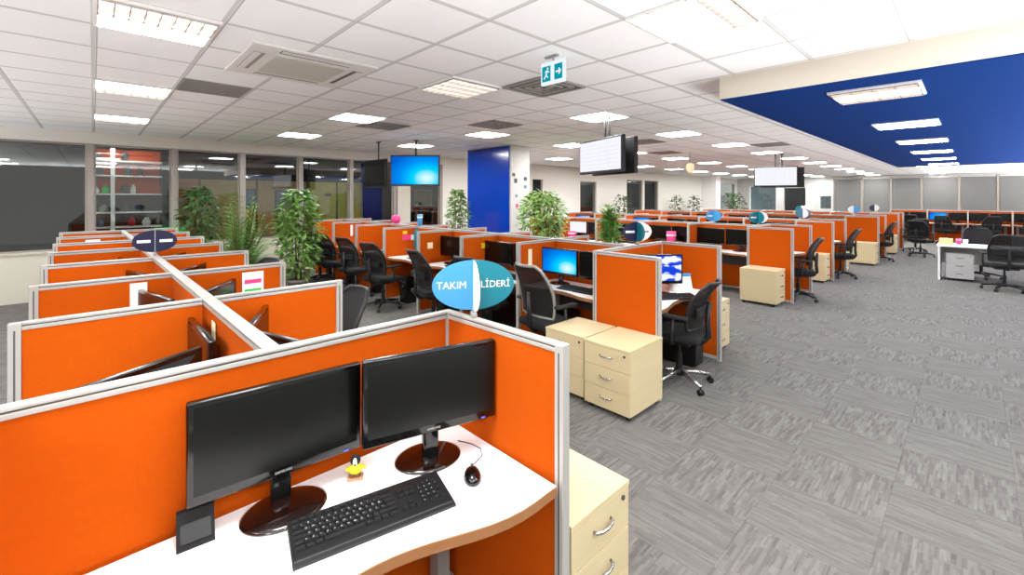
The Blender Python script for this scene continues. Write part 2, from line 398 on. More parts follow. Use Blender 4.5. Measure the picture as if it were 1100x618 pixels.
# ------------------------------------------------------------------ ceiling fixtures
def make_light(kind):
    def b():
        r = empty('ceiling_light')
        f = MB()
        for a in ((-.3, .3, -.3, -.28), (-.3, .3, .28, .3), (-.3, -.28, -.28, .28), (.28, .3, -.28, .28)): f.box(*a, -.016, 0)
        f.build('frame', M['white'], r)
        y0, y1 = {'far': (.0, .28), 'near': (-.28, .05), 'full': (-.14, .28), 'whole': (-.28, .28), 'dim': (9, 9), 'half_x': (-.28, .28)}[kind]
        xs = (-.28, .28) if kind != 'half_x' else (-.1, .12)
        if y0 < 9:
            MB().box(xs[0], xs[1], y0, y1, -.008, -.004).build('tube_cover', M['lamp'], r)
            if kind != 'whole':
                g = MB()
                if kind == 'half_x': g.box(-.28, xs[0], -.28, .28, -.006, -.003).box(xs[1], .28, -.28, .28, -.006, -.003)
                else:
                    if y0 > -.27: g.box(-.28, .28, -.28, y0, -.006, -.003)
                    if y1 < .27: g.box(-.28, .28, y1, .28, -.006, -.003)
                g.build('reflector', M['lamp_dim'], r)
        else:
            MB().box(-.28, .28, -.28, .28, -.006, -.003).build('reflector', M['lamp_dim'], r)
        l = MB(); rng = [(-.28, .28)] if kind in ('dim', 'half_x') else ([(-.28, y0)] if y0 > -.27 else []) + ([(y1, .28)] if y1 < .27 else [])
        for q0, q1 in rng:
            n = max(1, round((q1 - q0) / .14))
            for i in range(n + 1):
                y = q0 + (q1 - q0) * i / n; l.box(-.28, .28, y - .004, y + .004, -.03, -.008)
            for i in range(9):
                x = -.28 + .07 * i
                if kind == 'half_x' and xs[0] < x < xs[1]: continue
                l.box(x - .003, x + .003, q0, q1, -.028, -.008)
        if l.v: l.build('louver', M['louver'], r)
        return r
    return b
row_name = {-1: 'row nearest the camera', 0: 'second row', 1: 'third row', 2: 'fourth row', 3: 'row nearest the windows'}
for j in range(-1, 4):
    for i in range(-1, 13):
        x = .3 + 2.4 * i; y = 1.2 + 2.4 * j
        if x > XR - .3 or x < XL + .3: continue
        z = ZC; wh = ''
        if y < 1.64 and 4.24 < x < 18.1:
            if j < -1: continue
            x -= .2; y = .58 + 2.4 * j; z = 2.607
            if j < 0 and i > 5: continue
        elif j < 0 and (i > 8): continue
        kind = 'whole'
        if (i, j) in ((0, 1),): kind = 'far'
        elif (i, j) in ((0, 2), (0, 3)): kind = 'near'
        elif (i, j) == (1, 1): kind = 'dim'
        elif (i, j) == (1, 0): kind = 'full'
        elif z < 2.7 and (i, j) == (2, 0): kind = 'half_x'
        vis = (i, j) in ((0, 1), (0, 2), (0, 3), (1, 0), (1, 1))
        if z < 2.7: lab = 'louvred ceiling light in the blue soffit, %s from its left end' % ORD[i - 1] + (', half orange' if False else '')
        else: lab = 'square ceiling light, %s, %s' % ({-1: 'beyond the leftmost', 0: 'leftmost'}.get(i, ORD[i] + ' from the left'), {-2: 'behind the camera', -1: 'row behind the camera', 0: 'front row', 1: 'second row', 2: 'third row', 3: 'row by the windows'}[j])
        if z < 2.7 and j < 0: lab = 'louvred light in the blue soffit behind the camera, %s from the left' % ORD[i - 1]
        sp = {(0, 1): 'square ceiling light half lit with dark louvres, largest at top left', (0, 2): 'square ceiling light with a grey louvre strip, left of the grey vent tile',
              (0, 3): 'narrow looking ceiling light nearest the windows at far left', (1, 0): 'large bright louvred ceiling light at the top right of the picture',
              (1, 1): 'unlit looking louvred ceiling light between air conditioner and exit sign'}
        if z > 2.7 and (i, j) in sp: lab = sp[(i, j)]
        place('light_' + kind, make_light(kind), (x, y, z), 0, lab, 'ceiling light', 'recessed lights in the blue soffit' if z < 2.7 else 'square ceiling lights')
# unseen lamps added to light the room behind the glass
for k, (x, yy) in enumerate(((.45, 10.98), (2.3, 11.7), (4.9, 11.7), (13.5, 12), (18.5, 12), (27, 12))):
    t = empty('added_ceiling_lamp', (x, yy, ZC - .05))
    MB().box(-.3, .3, -.15, .15, -.03, 0, .004).build('housing', M['white'], t); MB().box(-.28, .28, -.13, .13, -.034, -.03).build('tube_cover', M['added_lamp_back' if k else 'added_lamp_shelf'], t)
    tag(t, 'added ceiling lamp in the room behind the glass, %s from the left' % ORD[k + 1], 'ceiling light', 'added lamps behind the glass')

# cassette air conditioner
t = empty('ceiling_air_conditioner', (1.30, 4.0, ZC))
MB().box(-.475, .475, -.475, .475, -.018, 0, .006).build('casing', M['acw'], t)
MB().box(-.28, .28, -.28, .28, -.028, -.018, .004).build('grille', M['acg'], t)
for a in range(4):
    m4 = Matrix.Rotation(a * PI / 2, 4, 'Z')
    f = MB().box(-.27, .27, -.425, -.345, -.0205, -.018, rot=m4); g = f.build('air_slot', M['vent_dark'] if a in (1, 0) else M['vent'], t)
    fl = MB().box(-.265, .265, -.42, -.375, -.025, -.0205, .002, rot=m4); fl.build('flap', M['acw'], g)
tag(t, 'white square cassette air conditioner in the ceiling at upper left', 'air conditioner')
# grey vent tile and diffusers
def make_vent():
    r = empty('ceiling_vent')
    MB().box(-.29, .29, -.29, .29, -.006, 0).build('plate', M['vent'], r)
    s = MB()
    for i in range(14): y = -.27 + i * .0415; s.box(-.27, .27, y - .008, y + .008, -.012, -.006)
    s.build('slat', M['vent'], r); return r
place('vent', make_vent, (.9, 5.4, ZC), 0, 'plain grey vent tile beside the square ceiling light at upper left', 'vent')
def make_diff():
    r = empty('ceiling_diffuser')
    MB().box(-.29, .29, -.29, .29, -.005, 0).build('plate', M['vent_dark'], r)
    for k, w in enumerate((.29, .21, .13, .06)):
        f = MB()
        for sx, sy, w2, h2 in ((0, w, w, .02), (0, -w, w, .02), (w, 0, .02, w), (-w, 0, .02, w)):
            f.box(sx - w2, sx + w2, sy - h2, sy + h2, -.016, -.005, .002)
        f.build('cone_ring', M['vent'], r)
    return r
for k, (x, y, lab) in enumerate([(3.3, 3.0, 'grey square air diffuser behind the hanging exit sign'), (3.3, 6.4, 'grey square air diffuser beside the light above the left bank'),
        (4.5, 5.1, 'pale square air diffuser in front of the blue column light'), (8.1, 4.6, 'grey square air diffuser right of the white hanging television'),
        (10.5, 3.0, 'grey square air diffuser left of the blue soffit edge'), (10.5, 5.4, 'grey square air diffuser beyond the white hanging television')]):
    place('diff', make_diff, (x, y, ZC), 0, lab, 'air diffuser', 'square air diffusers')
# exit sign
t = empty('exit_sign', (2.62, 2.28, ZC))
MB().box(-.02, .02, -.06, .10, -.02, 0, .003).cyl((0, 0, -.08), (0, 0, -.015), .008).build('ceiling_mount', M['grey_metal'], t)
bx = MB().box(-.018, .018, -.15, .15, -.28, -.06, .004); pl = bx.build('light_box', M['exit_white'], t)
for sgn in (-1, 1):
    MB().box(sgn * .0185, sgn * .0205, .02, .13, -.25, -.10).box(sgn * .0185, sgn * .0205, -.13, -.03, -.25, -.10).build('teal_field', M['exit_teal'], pl)
    x0, x1 = sgn * .021, sgn * .0225
    rm = MB()          # running figure (left field) and arrow (right field)
    rm.ball((sgn * .022, .055, -.125), .002, .011, .011)
    def bar(y0, z0, y1, z1, w, mb=rm):
        d = Vector((0, y1 - y0, z1 - z0)); nrm = Vector((0, -d.z, d.y)).normalized() * w
        a, b_ = Vector((0, y0, z0)), Vector((0, y1, z1)); pts = [a + nrm, b_ + nrm, b_ - nrm, a - nrm]
        vs = [(x0, p.y, p.z) for p in pts] + [(x1, p.y, p.z) for p in pts]
        mb.add(vs, [[0, 1, 2, 3], [7, 6, 5, 4], [0, 1, 5, 4], [1, 2, 6, 5], [2, 3, 7, 6], [3, 0, 4, 7]])
    bar(.06, -.14, .078, -.19, .010); bar(.078, -.19, .05, -.215, .006); bar(.078, -.19, .105, -.225, .006); bar(.062, -.145, .035, -.165, .005); bar(.062, -.145, .095, -.155, .005)
    rm.build('running_figure', M['exit_white'], pl)
    ar = MB(); bar(-.05, -.175, -.11, -.175, .009, ar); bar(-.11, -.175, -.085, -.145, .007, ar); bar(-.11, -.175, -.085, -.205, .007, ar); ar.build('arrow', M['exit_white'], pl)
t.scale = (.8, .8, .8)
tag(t, 'teal and white lit exit sign hanging from the ceiling', 'exit sign')
# small hanging ornament near the far wall
t = empty('hanging_ornament', (10.7, 4.85, ZC)); MB().cyl((0, 0, -.28), (0, 0, 0), .006).build('string', M['dgrey'], t)
MB().lathe([(.02, -.28), (.09, -.32), (.10, -.42), (.06, -.52), (.02, -.55)]).build('body', M['cream'], t)
tag(t, 'small cream ornament hanging from the ceiling right of the white television', 'ornament')

# ------------------------------------------------------------------ desk dividers
def make_panel(L, ps, pe, th=.034):
    def b():
        r = empty('desk_divider'); a, e = (.019 if ps else 0), L - (.019 if pe else 0); q = th / 2
        MB().box(a, e, -q + .006, q - .006, .05, 1.172, .002).build('fabric', M['fabric'], r)
        t = MB().box(a, e, -q, q, 1.188, 1.2, .003).box(a, e, -q + .005, q - .005, 1.183, 1.188, mi=1).box(a, e, -q + .001, q - .001, 1.168, 1.183, .002)
        t.build('top_rail', [M['alu'], M['groove']], r)
        MB().box(a, e, -q + .002, q - .002, .015, .05, .003).build('base_rail', M['alu'], r)
        for on, x in ((ps, 0), (pe, L)):
            if on:
                p = MB().box(x - .019, x + .019, -.019, .019, 0, 1.199, .003)
                p.box(x - .003, x + .003, -.0198, .0198, .02, 1.17, mi=1)
                p.build('post', [M['alu'], M['groove']], r)
        return r
    return b
def panel(A, B, ps, pe, label, group='orange desk dividers', th=.034):
    A, B = Vector((A[0], A[1], 0)), Vector((B[0], B[1], 0)); d = B - A; L = round(d.length, 3)
    return place('panel_%s_%d_%d_%s' % (L, ps, pe, th), make_panel(L, ps, pe, th), A, math.atan2(d.y, d.x), label, 'desk divider', group)

# ------------------------------------------------------------------ desks
def desk_outline(W, D, dip):
    """x 0..W along the back, back at y=0, front at y=-D with a dip in the middle"""
    pts = []
    n = 24
    for i in range(n + 1):
        s = i / n; w = .5 - .5 * math.cos(2 * PI * min(1, max(0, (s - .06) / .88)))
        bulge = .02 * (math.sin(2 * PI * s * 2 - PI / 2) + 1) * .5 * (1 - w)
        pts.append((s * W, -D + dip * w - bulge * .9))
    return pts
def make_desk(W, D, dip):
    def b():
        r = empty('desk'); fr = desk_outline(W, D, dip); T = .72
        MB().prism(fr + [(W, 0), (0, 0)], T - .032, T).build('desktop', M['white_lam'], r)
        e = MB()
        for i in range(len(fr) - 1):
            (x0, y0), (x1, y1) = fr[i], fr[i + 1]
            e.add([(x0, y0 - .003, T - .034), (x1, y1 - .003, T - .034), (x1, y1 - .003, T - .002), (x0, y0 - .003, T - .002), (x0, y0, T - .034), (x1, y1, T - .034), (x1, y1, T - .001), (x0, y0, T - .001)],
                  [[0, 1, 2, 3], [3, 2, 6, 7], [1, 0, 4, 5]])
        e.build('edge_band', M['wood_edge'], r)
        for x in (.10, W - .10):
            MB().box(x - .03, x + .03, -.10, -.04, .03, T - .032, .004).box(x - .03, x + .03, -D + .12, -.02, 0, .03, .006).box(x - .025, x + .025, -D + .14, -.04, T - .062, T - .034).build('leg', M['grey_metal'], r)
        MB().box(.14, W - .14, -.05, -.035, .45, T - .05, .002).build('modesty_panel', M['dgrey'], r)
        return r
    return b

# ------------------------------------------------------------------ monitors
def make_monitor(scr='off', near=False, W=.50, Ht=.30, zb=.10, back=.0):
    def b():
        r = empty('monitor'); zc = zb + Ht / 2
        h = MB().box(-W / 2, W / 2, -.012, .016, zb, zb + Ht, .006, seg=3)
        # bulged back
        p0 = [(-W * .44, .016, zb + .02), (W * .44, .016, zb + .02), (W * .44, .016, zb + Ht - .02), (-W * .44, .016, zb + Ht - .02)]
        p1 = [(-W * .28, .05, zb + .06), (W * .28, .05, zb + .06), (W * .28, .05, zb + Ht - .06), (-W * .28, .05, zb + Ht - .06)]
        h.add(p0 + p1, [[4, 7, 6, 5]] + [[i, (i + 1) % 4, 4 + (i + 1) % 4, 4 + i] for i in range(4)])
        ho = h.build('housing', M['black_gloss'], r)
        MB().box(-W / 2 + .016, W / 2 - .016, -.0135, -.0115, zb + .03, zb + Ht - .016).build('screen', M['screen_off'] if scr == 'off' else M['scr_' + scr], r)
        nk = MB().box(-.03, .03, .02, .045, .012, zb + .10, .006, seg=3); nk.build('stand_neck', M['black_gloss'], r)
        MB().lathe([(.02, 0), (1.0, 0), (1.0, .006), (.9, .011), (.3, .018), (.01, .02)], (0, back, 0), 40, .125, .10).build('stand_base', M['base_brown'], r)
        if near:
            t = MB(); text_geo(t, 'SAMSUNG', .011, Matrix.Translation((0, -.0128, zb + .015)) @ Matrix.Rotation(PI / 2, 4, 'X'), bold=True); t.build('maker_mark', M['legend'], ho)
            MB().box(W / 2 - .06, W / 2 - .045, -.0135, -.012, zb + .006, zb + .009).build('power_light', emit('blue_light', (.05, .1, 1, 1), 2), ho)
        return r
    return b
def monitor(x, y, z, rz, label, scr='off', group='desk monitors', **k):
    return place('mon_%s_%s' % (scr, sorted(k.items())), make_monitor(scr, **k), (x, y, z), rz, label, 'monitor', group)

# ------------------------------------------------------------------ keyboards and mice
def make_keyboard(near):
    def b():
        r = empty('keyboard'); W, D = .468, .172
        k = MB(); prof = [(-D / 2, 0), (D / 2, 0), (D / 2, .024), (-D / 2 + .02, .012), (-D / 2, .008)]
        n = len(prof)
        k.add([(-W / 2, y, z) for y, z in prof] + [(W / 2, y, z) for y, z in prof], [list(range(n)), [n + i for i in range(n)][::-1]] + [[i, n + i, n + (i + 1) % n, (i + 1) % n] for i in range(n)])
        k.build('body', M['black'], r)
        tilt = .012 / (D - .02)
        rows = ['*1234567890?-', 'QWERTYUIOPĞÜ', 'ASDFGHJKLŞİ,', '<ZXCVBNMÖÇ.']
        keys = []
        def zt(y): return .012 + (y + D / 2 - .02) * tilt
        y = D / 2 - .018
        for i in range(13): keys.append((-W / 2 + .018 + i * .0218 + (.006 * (i // 4)), y, .017, .012, ''))
        for rr, (s, off) in enumerate(zip(rows, (0, .030, .036, .026))):
            yy = D / 2 - .044 - rr * .0195; x = -W / 2 + .017
            if off: keys.append((x + (off - .01) / 2 - .003, yy, off - .006 + .006, .017, '')); x += off
            for ch in s: keys.append((x, yy, .0165, .017, ch)); x += .019
            right = -W / 2 + .30
            if right - x > .004: keys.append(((x - .009 + right) / 2, yy, right - x + .007, .017, ''))
        yy = D / 2 - .044 - 4 * .0195; x = -W / 2 + .009
        for w in (.028, .022, .022, .115, .022, .022, .022, .028): keys.append((x + w / 2, yy, w - .003, .016, '')); x += w + .0008
        for c in range(3):
            for rr in (0, 1): keys.append((-W / 2 + .323 + c * .019, D / 2 - .044 - rr * .0195, .0165, .017, ''))
        for c, rr in ((1, 3), (0, 4), (1, 4), (2, 4)): keys.append((-W / 2 + .323 + c * .019, D / 2 - .044 - rr * .0195, .0165, .016, ''))
        num = '0 .' ; pad = [['', '/', '*', '-'], ['7', '8', '9', '+'], ['4', '5', '6', ''], ['1', '2', '3', ''], ['0', '', '.', '']]
        for rr in range(5):
            for c in range(4):
                if rr > 1 and c == 3 and rr % 2 == 1: continue
                keys.append((-W / 2 + .386 + c * .0185, D / 2 - .044 - rr * .0195, .016, .016, pad[rr][c]))
        def one(mb, q):
            x, y, w, d, ch = q; z = zt(y)
            mb.add([(x - w / 2, y - d / 2, z), (x + w / 2, y - d / 2, z), (x + w / 2, y + d / 2, z), (x - w / 2, y + d / 2, z),
                    (x - w / 2 + .002, y - d / 2 + .0015, z + .007), (x + w / 2 - .002, y - d / 2 + .0015, z + .007), (x + w / 2 - .002, y + d / 2 - .003, z + .0078), (x - w / 2 + .002, y + d / 2 - .003, z + .0078)],
                   [[4, 5, 6, 7], [0, 1, 5, 4], [1, 2, 6, 5], [2, 3, 7, 6], [3, 0, 4, 7]])
            if ch and near: text_geo(mb, ch, .0085, Matrix.Translation((x - w * .16, y + .002, z + .0082)) @ Matrix.Rotation(.06, 4, 'X'), 1, bold=True)
        if near:
            for q in keys[:100]: mb = MB(); one(mb, q); mb.build('key', [M['key'], M['legend']], r)
            mb = MB()
            for q in keys[100:]: one(mb, q)
            if mb.v: mb.build('number_pad_key', [M['key'], M['legend']], r)['kind'] = 'stuff'
        else:
            mb = MB()
            for q in keys: one(mb, q)
            mb.build('key_bed', M['key'], r)
        MB().box(-W / 2 + .005, W / 2 - .005, -D / 2 + .012, -D / 2 + .016, .0095, .0125, .001).build('front_lip', M['dgrey'], r)
        return r
    return b
def make_mouse(cable):
    def b():
        r = empty('mouse')
        bm = bmesh.new(); bmesh.ops.create_uvsphere(bm, u_segments=20, v_segments=12, radius=1)
        for v in bm.verts:
            z = max(v.co.z, -.1); w = .031 * (1 - .12 * v.co.y)
            v.co = Vector((v.co.x * w, v.co.y * .055, .004 + (z + .1) * .028 * (1 - .25 * v.co.y)))
        s = MB().bm(bm, 0, True); sh = s.build('shell', M['black_gloss'], r)
        bm = bmesh.new(); bmesh.ops.create_uvsphere(bm, u_segments=16, v_segments=10, radius=1)
        for v in bm.verts: v.co = Vector((v.co.x * .014, -.012 + v.co.y * .032, .018 + max(0, v.co.z) * .0175))
        MB().bm(bm, 0, True).build('palm_inlay', M['grey_metal'], sh)
        MB().cyl((-.004, .03, .026), (.004, .03, .026), .008).build('scroll_wheel', M['dgrey'], sh)
        if cable: MB().tube(cable, .0018, 6).build('cable', M['dgrey'], r)
        return r
    return b

# ------------------------------------------------------------------ drawer pedestals
def make_pedestal(W=.40, D=.54, Ht=.555, mt='maple'):
    def b():
        r = empty('drawer_pedestal'); z0 = .045
        MB().box(-W / 2, W / 2, -D / 2 + .018, D / 2, z0, Ht - .018, .002).build('carcass', M[mt], r)
        MB().box(-W / 2 - .002, W / 2 + .002, -D / 2 - .002, D / 2 + .002, Ht - .018, Ht, .002).build('top', M[mt], r)
        hh = (Ht - .018 - z0) / 3
        for i in range(3):
            za = z0 + hh * i + .002; zb = z0 + hh * (i + 1) - .002
            d = MB().box(-W / 2 + .001, W / 2 - .001, -D / 2, -D / 2 + .017, za, zb, .002).build('drawer', M[mt], r)
            zc = (za + zb) / 2 + .012
            pts = [(-.055, -D / 2, zc), (-.05, -D / 2 - .014, zc), (-.03, -D / 2 - .024, zc), (0, -D / 2 - .028, zc), (.03, -D / 2 - .024, zc), (.05, -D / 2 - .014, zc), (.055, -D / 2, zc)]
            MB().tube(pts, .006).build('handle', M['chrome'], d)
            if i == 2: MB().cyl((W / 2 - .045, -D / 2, zb - .03), (W / 2 - .045, -D / 2 - .006, zb - .03), .010).build('lock', M['dgrey'], d)
        for sx in (-1, 1):
            for sy in (-1, 1):
                MB().cyl((sx * (W / 2 - .04) - .012, sy * (D / 2 - .05), .022), (sx * (W / 2 - .04) + .012, sy * (D / 2 - .05), .022), .022, n=12).box(sx * (W / 2 - .04) - .008, sx * (W / 2 - .04) + .008, sy * (D / 2 - .05) - .008, sy * (D / 2 - .05) + .008, .03, z0).build('caster', M['black'], r)
        return r
    return b
def pedestal(x, y, rz, label, D=.54, W=.40, Ht=.555, mt='maple'):
    return place('ped_%s_%s_%s_%s' % (W, D, Ht, mt), make_pedestal(W, D, Ht, mt), (x, y, 0), rz, label, 'drawer unit', 'maple drawer pedestals')

# ------------------------------------------------------------------ office chairs (sitter faces +y)
def make_chair(tall=False, chrome=False, hb0=.47):
    def b():
        r = empty('office_chair'); bl = M['black']
        s = MB()
        bm = bmesh.new(); bmesh.ops.create_cube(bm, size=1)
        for v in bm.verts: v.co = Vector((v.co.x * .47, v.co.y * .46, v.co.z * .075))
        bmesh.ops.bevel(bm, geom=bm.edges[:], offset=.035, segments=4, affect='EDGES', profile=.6)
        for v in bm.verts:
            v.co.z += .465 - (.03 * max(0, (v.co.y - .12) / .11)); v.co.x *= 1 - .10 * (v.co.y < 0) * min(1, -v.co.y / .2)
        s.bm(bm, 0, True).build('seat', M['dark_fab'], r)
        MB().box(-.16, .16, -.14, .14, .39, .43, .012).build('seat_mechanism', bl, r)
        hb = .50 if tall else hb0; zb = .55; nu, nv = 12, 12
        def pt(u, v, off):
            z = zb + hb * v; w = (.225 + .02 * math.sin(PI * v) - .045 * v ** 3) * (1 if v < .93 else 1 - .2 * ((v - .93) / .07) ** 2)
            x = w * u; lean = -.19 - .06 * v - .10 * v * v + .03 * math.sin(PI * v)
            return Vector((x, lean + .05 * u * u + off, z))
        g = []
        for off in (.012, -.012):
            for j in range(nv + 1):
                for i in range(nu + 1): g.append(pt(-1 + 2 * i / nu, j / nv, off))
        k = (nu + 1) * (nv + 1); fs = []
        for j in range(nv):
            for i in range(nu):
                a = j * (nu + 1) + i; fs.append([a, a + 1, a + nu + 2, a + nu + 1]); fs.append([k + a, k + a + nu + 1, k + a + nu + 2, k + a + 1])
        br = MB().add(g, fs, 0, True).build('backrest', M['mesh'], r)
        loop = [pt(-1 + 2 * i / nu, 0, 0) for i in range(nu + 1)] + [pt(1, j / nv, 0) for j in range(1, nv + 1)] + [pt(1 - 2 * i / nu, 1, 0) for i in range(1, nu + 1)] + [pt(-1, 1 - j / nv, 0) for j in range(1, nv + 1)]
        MB().tube(loop, .015, 8).build('back_frame', M['grey_metal'] if tall else bl, br)
        MB().tube([(0, -.05, .405), (0, -.20, .41), (0, -.26, .47), (0, -.25, .60), (0, -.262, .78)], [.03, .028, .026, .024, .018], 8).build('back_support', bl, r)
        MB().box(-.19, .19, -.236, -.205, .66, .74, .012).build('lumbar_pad', M['dark_fab'], br) if not tall else None
        for sx in (-1, 1):
            a = MB().tube([(sx * .20, -.02, .42), (sx * .275, -.02, .43), (sx * .285, -.03, .50), (sx * .285, -.05, .66)], .016, 8).build('armrest', bl, r)
            MB().box(sx * .285 - .032, sx * .285 + .032, -.17, .09, .655, .685, .012, seg=3).build('arm_pad', M['black_mat'], a)
        MB().cyl((0, 0, .10), (0, 0, .28), .028).cyl((0, 0, .28), (0, 0, .40), .016).build('gas_lift', bl, r)
        MB().lathe([(.045, .075), (.05, .09), (.045, .125), (.03, .14)], n=20).build('base_hub', bl, r)
        for q in range(5):
            an = q * 2 * PI / 5 + .35; c, si = math.cos(an), math.sin(an)
            lg = MB().tube([(c * .03, si * .03, .11), (c * .16, si * .16, .098), (c * .29, si * .29, .075)], [.024, .019, .014], 8).build('base_leg', M['chrome'] if chrome else bl, r)
            cw = MB(); w = Vector((-si, c, 0))
            for sg in (-1, 1):
                p = Vector((c * .285, si * .285, .026)) + w * (sg * .012); cw.cyl(p - w * .008, p + w * .008, .026, n=12)
            cw.cyl((c * .285, si * .285, .03), (c * .285, si * .285, .075), .007, n=8)
            cw.build('caster', M['black'], lg)
        return r
    return b
def chair(x, y, rz, label, tall=False, chrome=False):
    return place('chair_%d_%d' % (tall, chrome), make_chair(tall, chrome, .41 if chrome else .47), (x, y, 0), rz, label, 'office chair', 'black office chairs')

# ------------------------------------------------------------------ oval team signs
def make_sign(cols, texts, a=.172, b_=.105, sizes=None):
    """four half-oval wings on one upright axis; wing 0 points along +x, the next ones a quarter turn on"""
    def b():
        r = empty('oval_sign')
        MB().box(-.012, .012, -.03, .03, 0, .02, .003).cyl((0, 0, .015), (0, 0, .05), .006).build('clip', M['grey_metal'], r)
        for q, (cn, tx) in enumerate(zip(cols, texts)):
            if cn is None: continue
            mb = MB(); n = 20; zc = .03 + b_
            pts = [(0 + .002, zc - b_)] + [(.002 + a * math.cos(-PI / 2 + PI * i / n), zc + b_ * math.sin(-PI / 2 + PI * i / n)) for i in range(1, n)] + [(.002, zc + b_)]
            m4 = Matrix.Rotation(q * PI / 2, 4, 'Z'); th = .002; N = len(pts)
            vs = [m4 @ Vector((x, -th, z)) for x, z in pts] + [m4 @ Vector((x, th, z)) for x, z in pts]
            mb.add(vs, [list(range(N)), [N + i for i in range(N)][::-1]] + [[i, N + i, N + (i + 1) % N, (i + 1) % N] for i in range(N)])
            w = mb.build('wing', M[cn], r)
            if tx:
                t = MB(); wd = a * .80; sz = .043 if len(tx) <= 5 else .040
                if tx == '==':
                    for sg in (-1, 1):
                        t.add([m4 @ Vector((x, sg * (th + .001), z)) for x, z in ((.03, zc - .012), (a * .8, zc - .012), (a * .8, zc + .012), (.03, zc + .012))], [[0, 1, 2, 3]])
                else:
                    text_geo(t, tx, sz, m4 @ Matrix.Translation((a * .54, -th - .001, zc)) @ Matrix.Rotation(PI / 2, 4, 'X'), bold=True)
                    text_geo(t, tx, sz, m4 @ Matrix.Translation((a * .54, th + .001, zc)) @ Matrix.Rotation(PI, 4, 'Z') @ Matrix.Rotation(PI / 2, 4, 'X'), bold=True)
                t.build('lettering', M['white'] if cn != 'white' else M['grey_metal'], w)
        return r
    return b
def sign(x, y, z, rz, cols, texts, label, **k):
    return place('sign_%s_%s' % (cols, texts), make_sign(cols, texts, **k), (x, y, z), rz, label, 'sign', 'oval signs on the dividers')

# ------------------------------------------------------------------ other props
def make_tower():
    r = empty('computer_tower')
    MB().box(-.09, .09, -.20, .22, .01, .42, .006).build('case', M['black'], r)
    f = MB().box(-.088, .088, -.215, -.20, .012, .418, .006).build('front_panel', M['black_gloss'], r)
    MB().box(-.07, .07, -.219, -.215, .33, .37, .002).build('drive_bay', M['dgrey'], f); MB().cyl((0, -.214, .27), (0, -.22, .27), .012).build('power_button', M['grey_metal'], f)
    for s in (-1, 1): MB().box(s * .07 - .012, s * .07 + .012, -.18, .2, 0, .01).build('foot', M['black_mat'], r)
    return r
def tower(x, y, rz, label): return place('tower', make_tower, (x, y, 0), rz, label, 'computer tower', 'computers under the desks')
def board(x, y, z, rz, w, h, m, label, name='paper_note', cat='note', group=None):
    """a small sheet standing upright; its face looks along local -y"""
    o = MB().box(-w / 2, w / 2, -.0012, .0012, -h / 2, h / 2).build(name, M[m], None, (x, y, z), rz)
    return tag(o, label, cat, group)

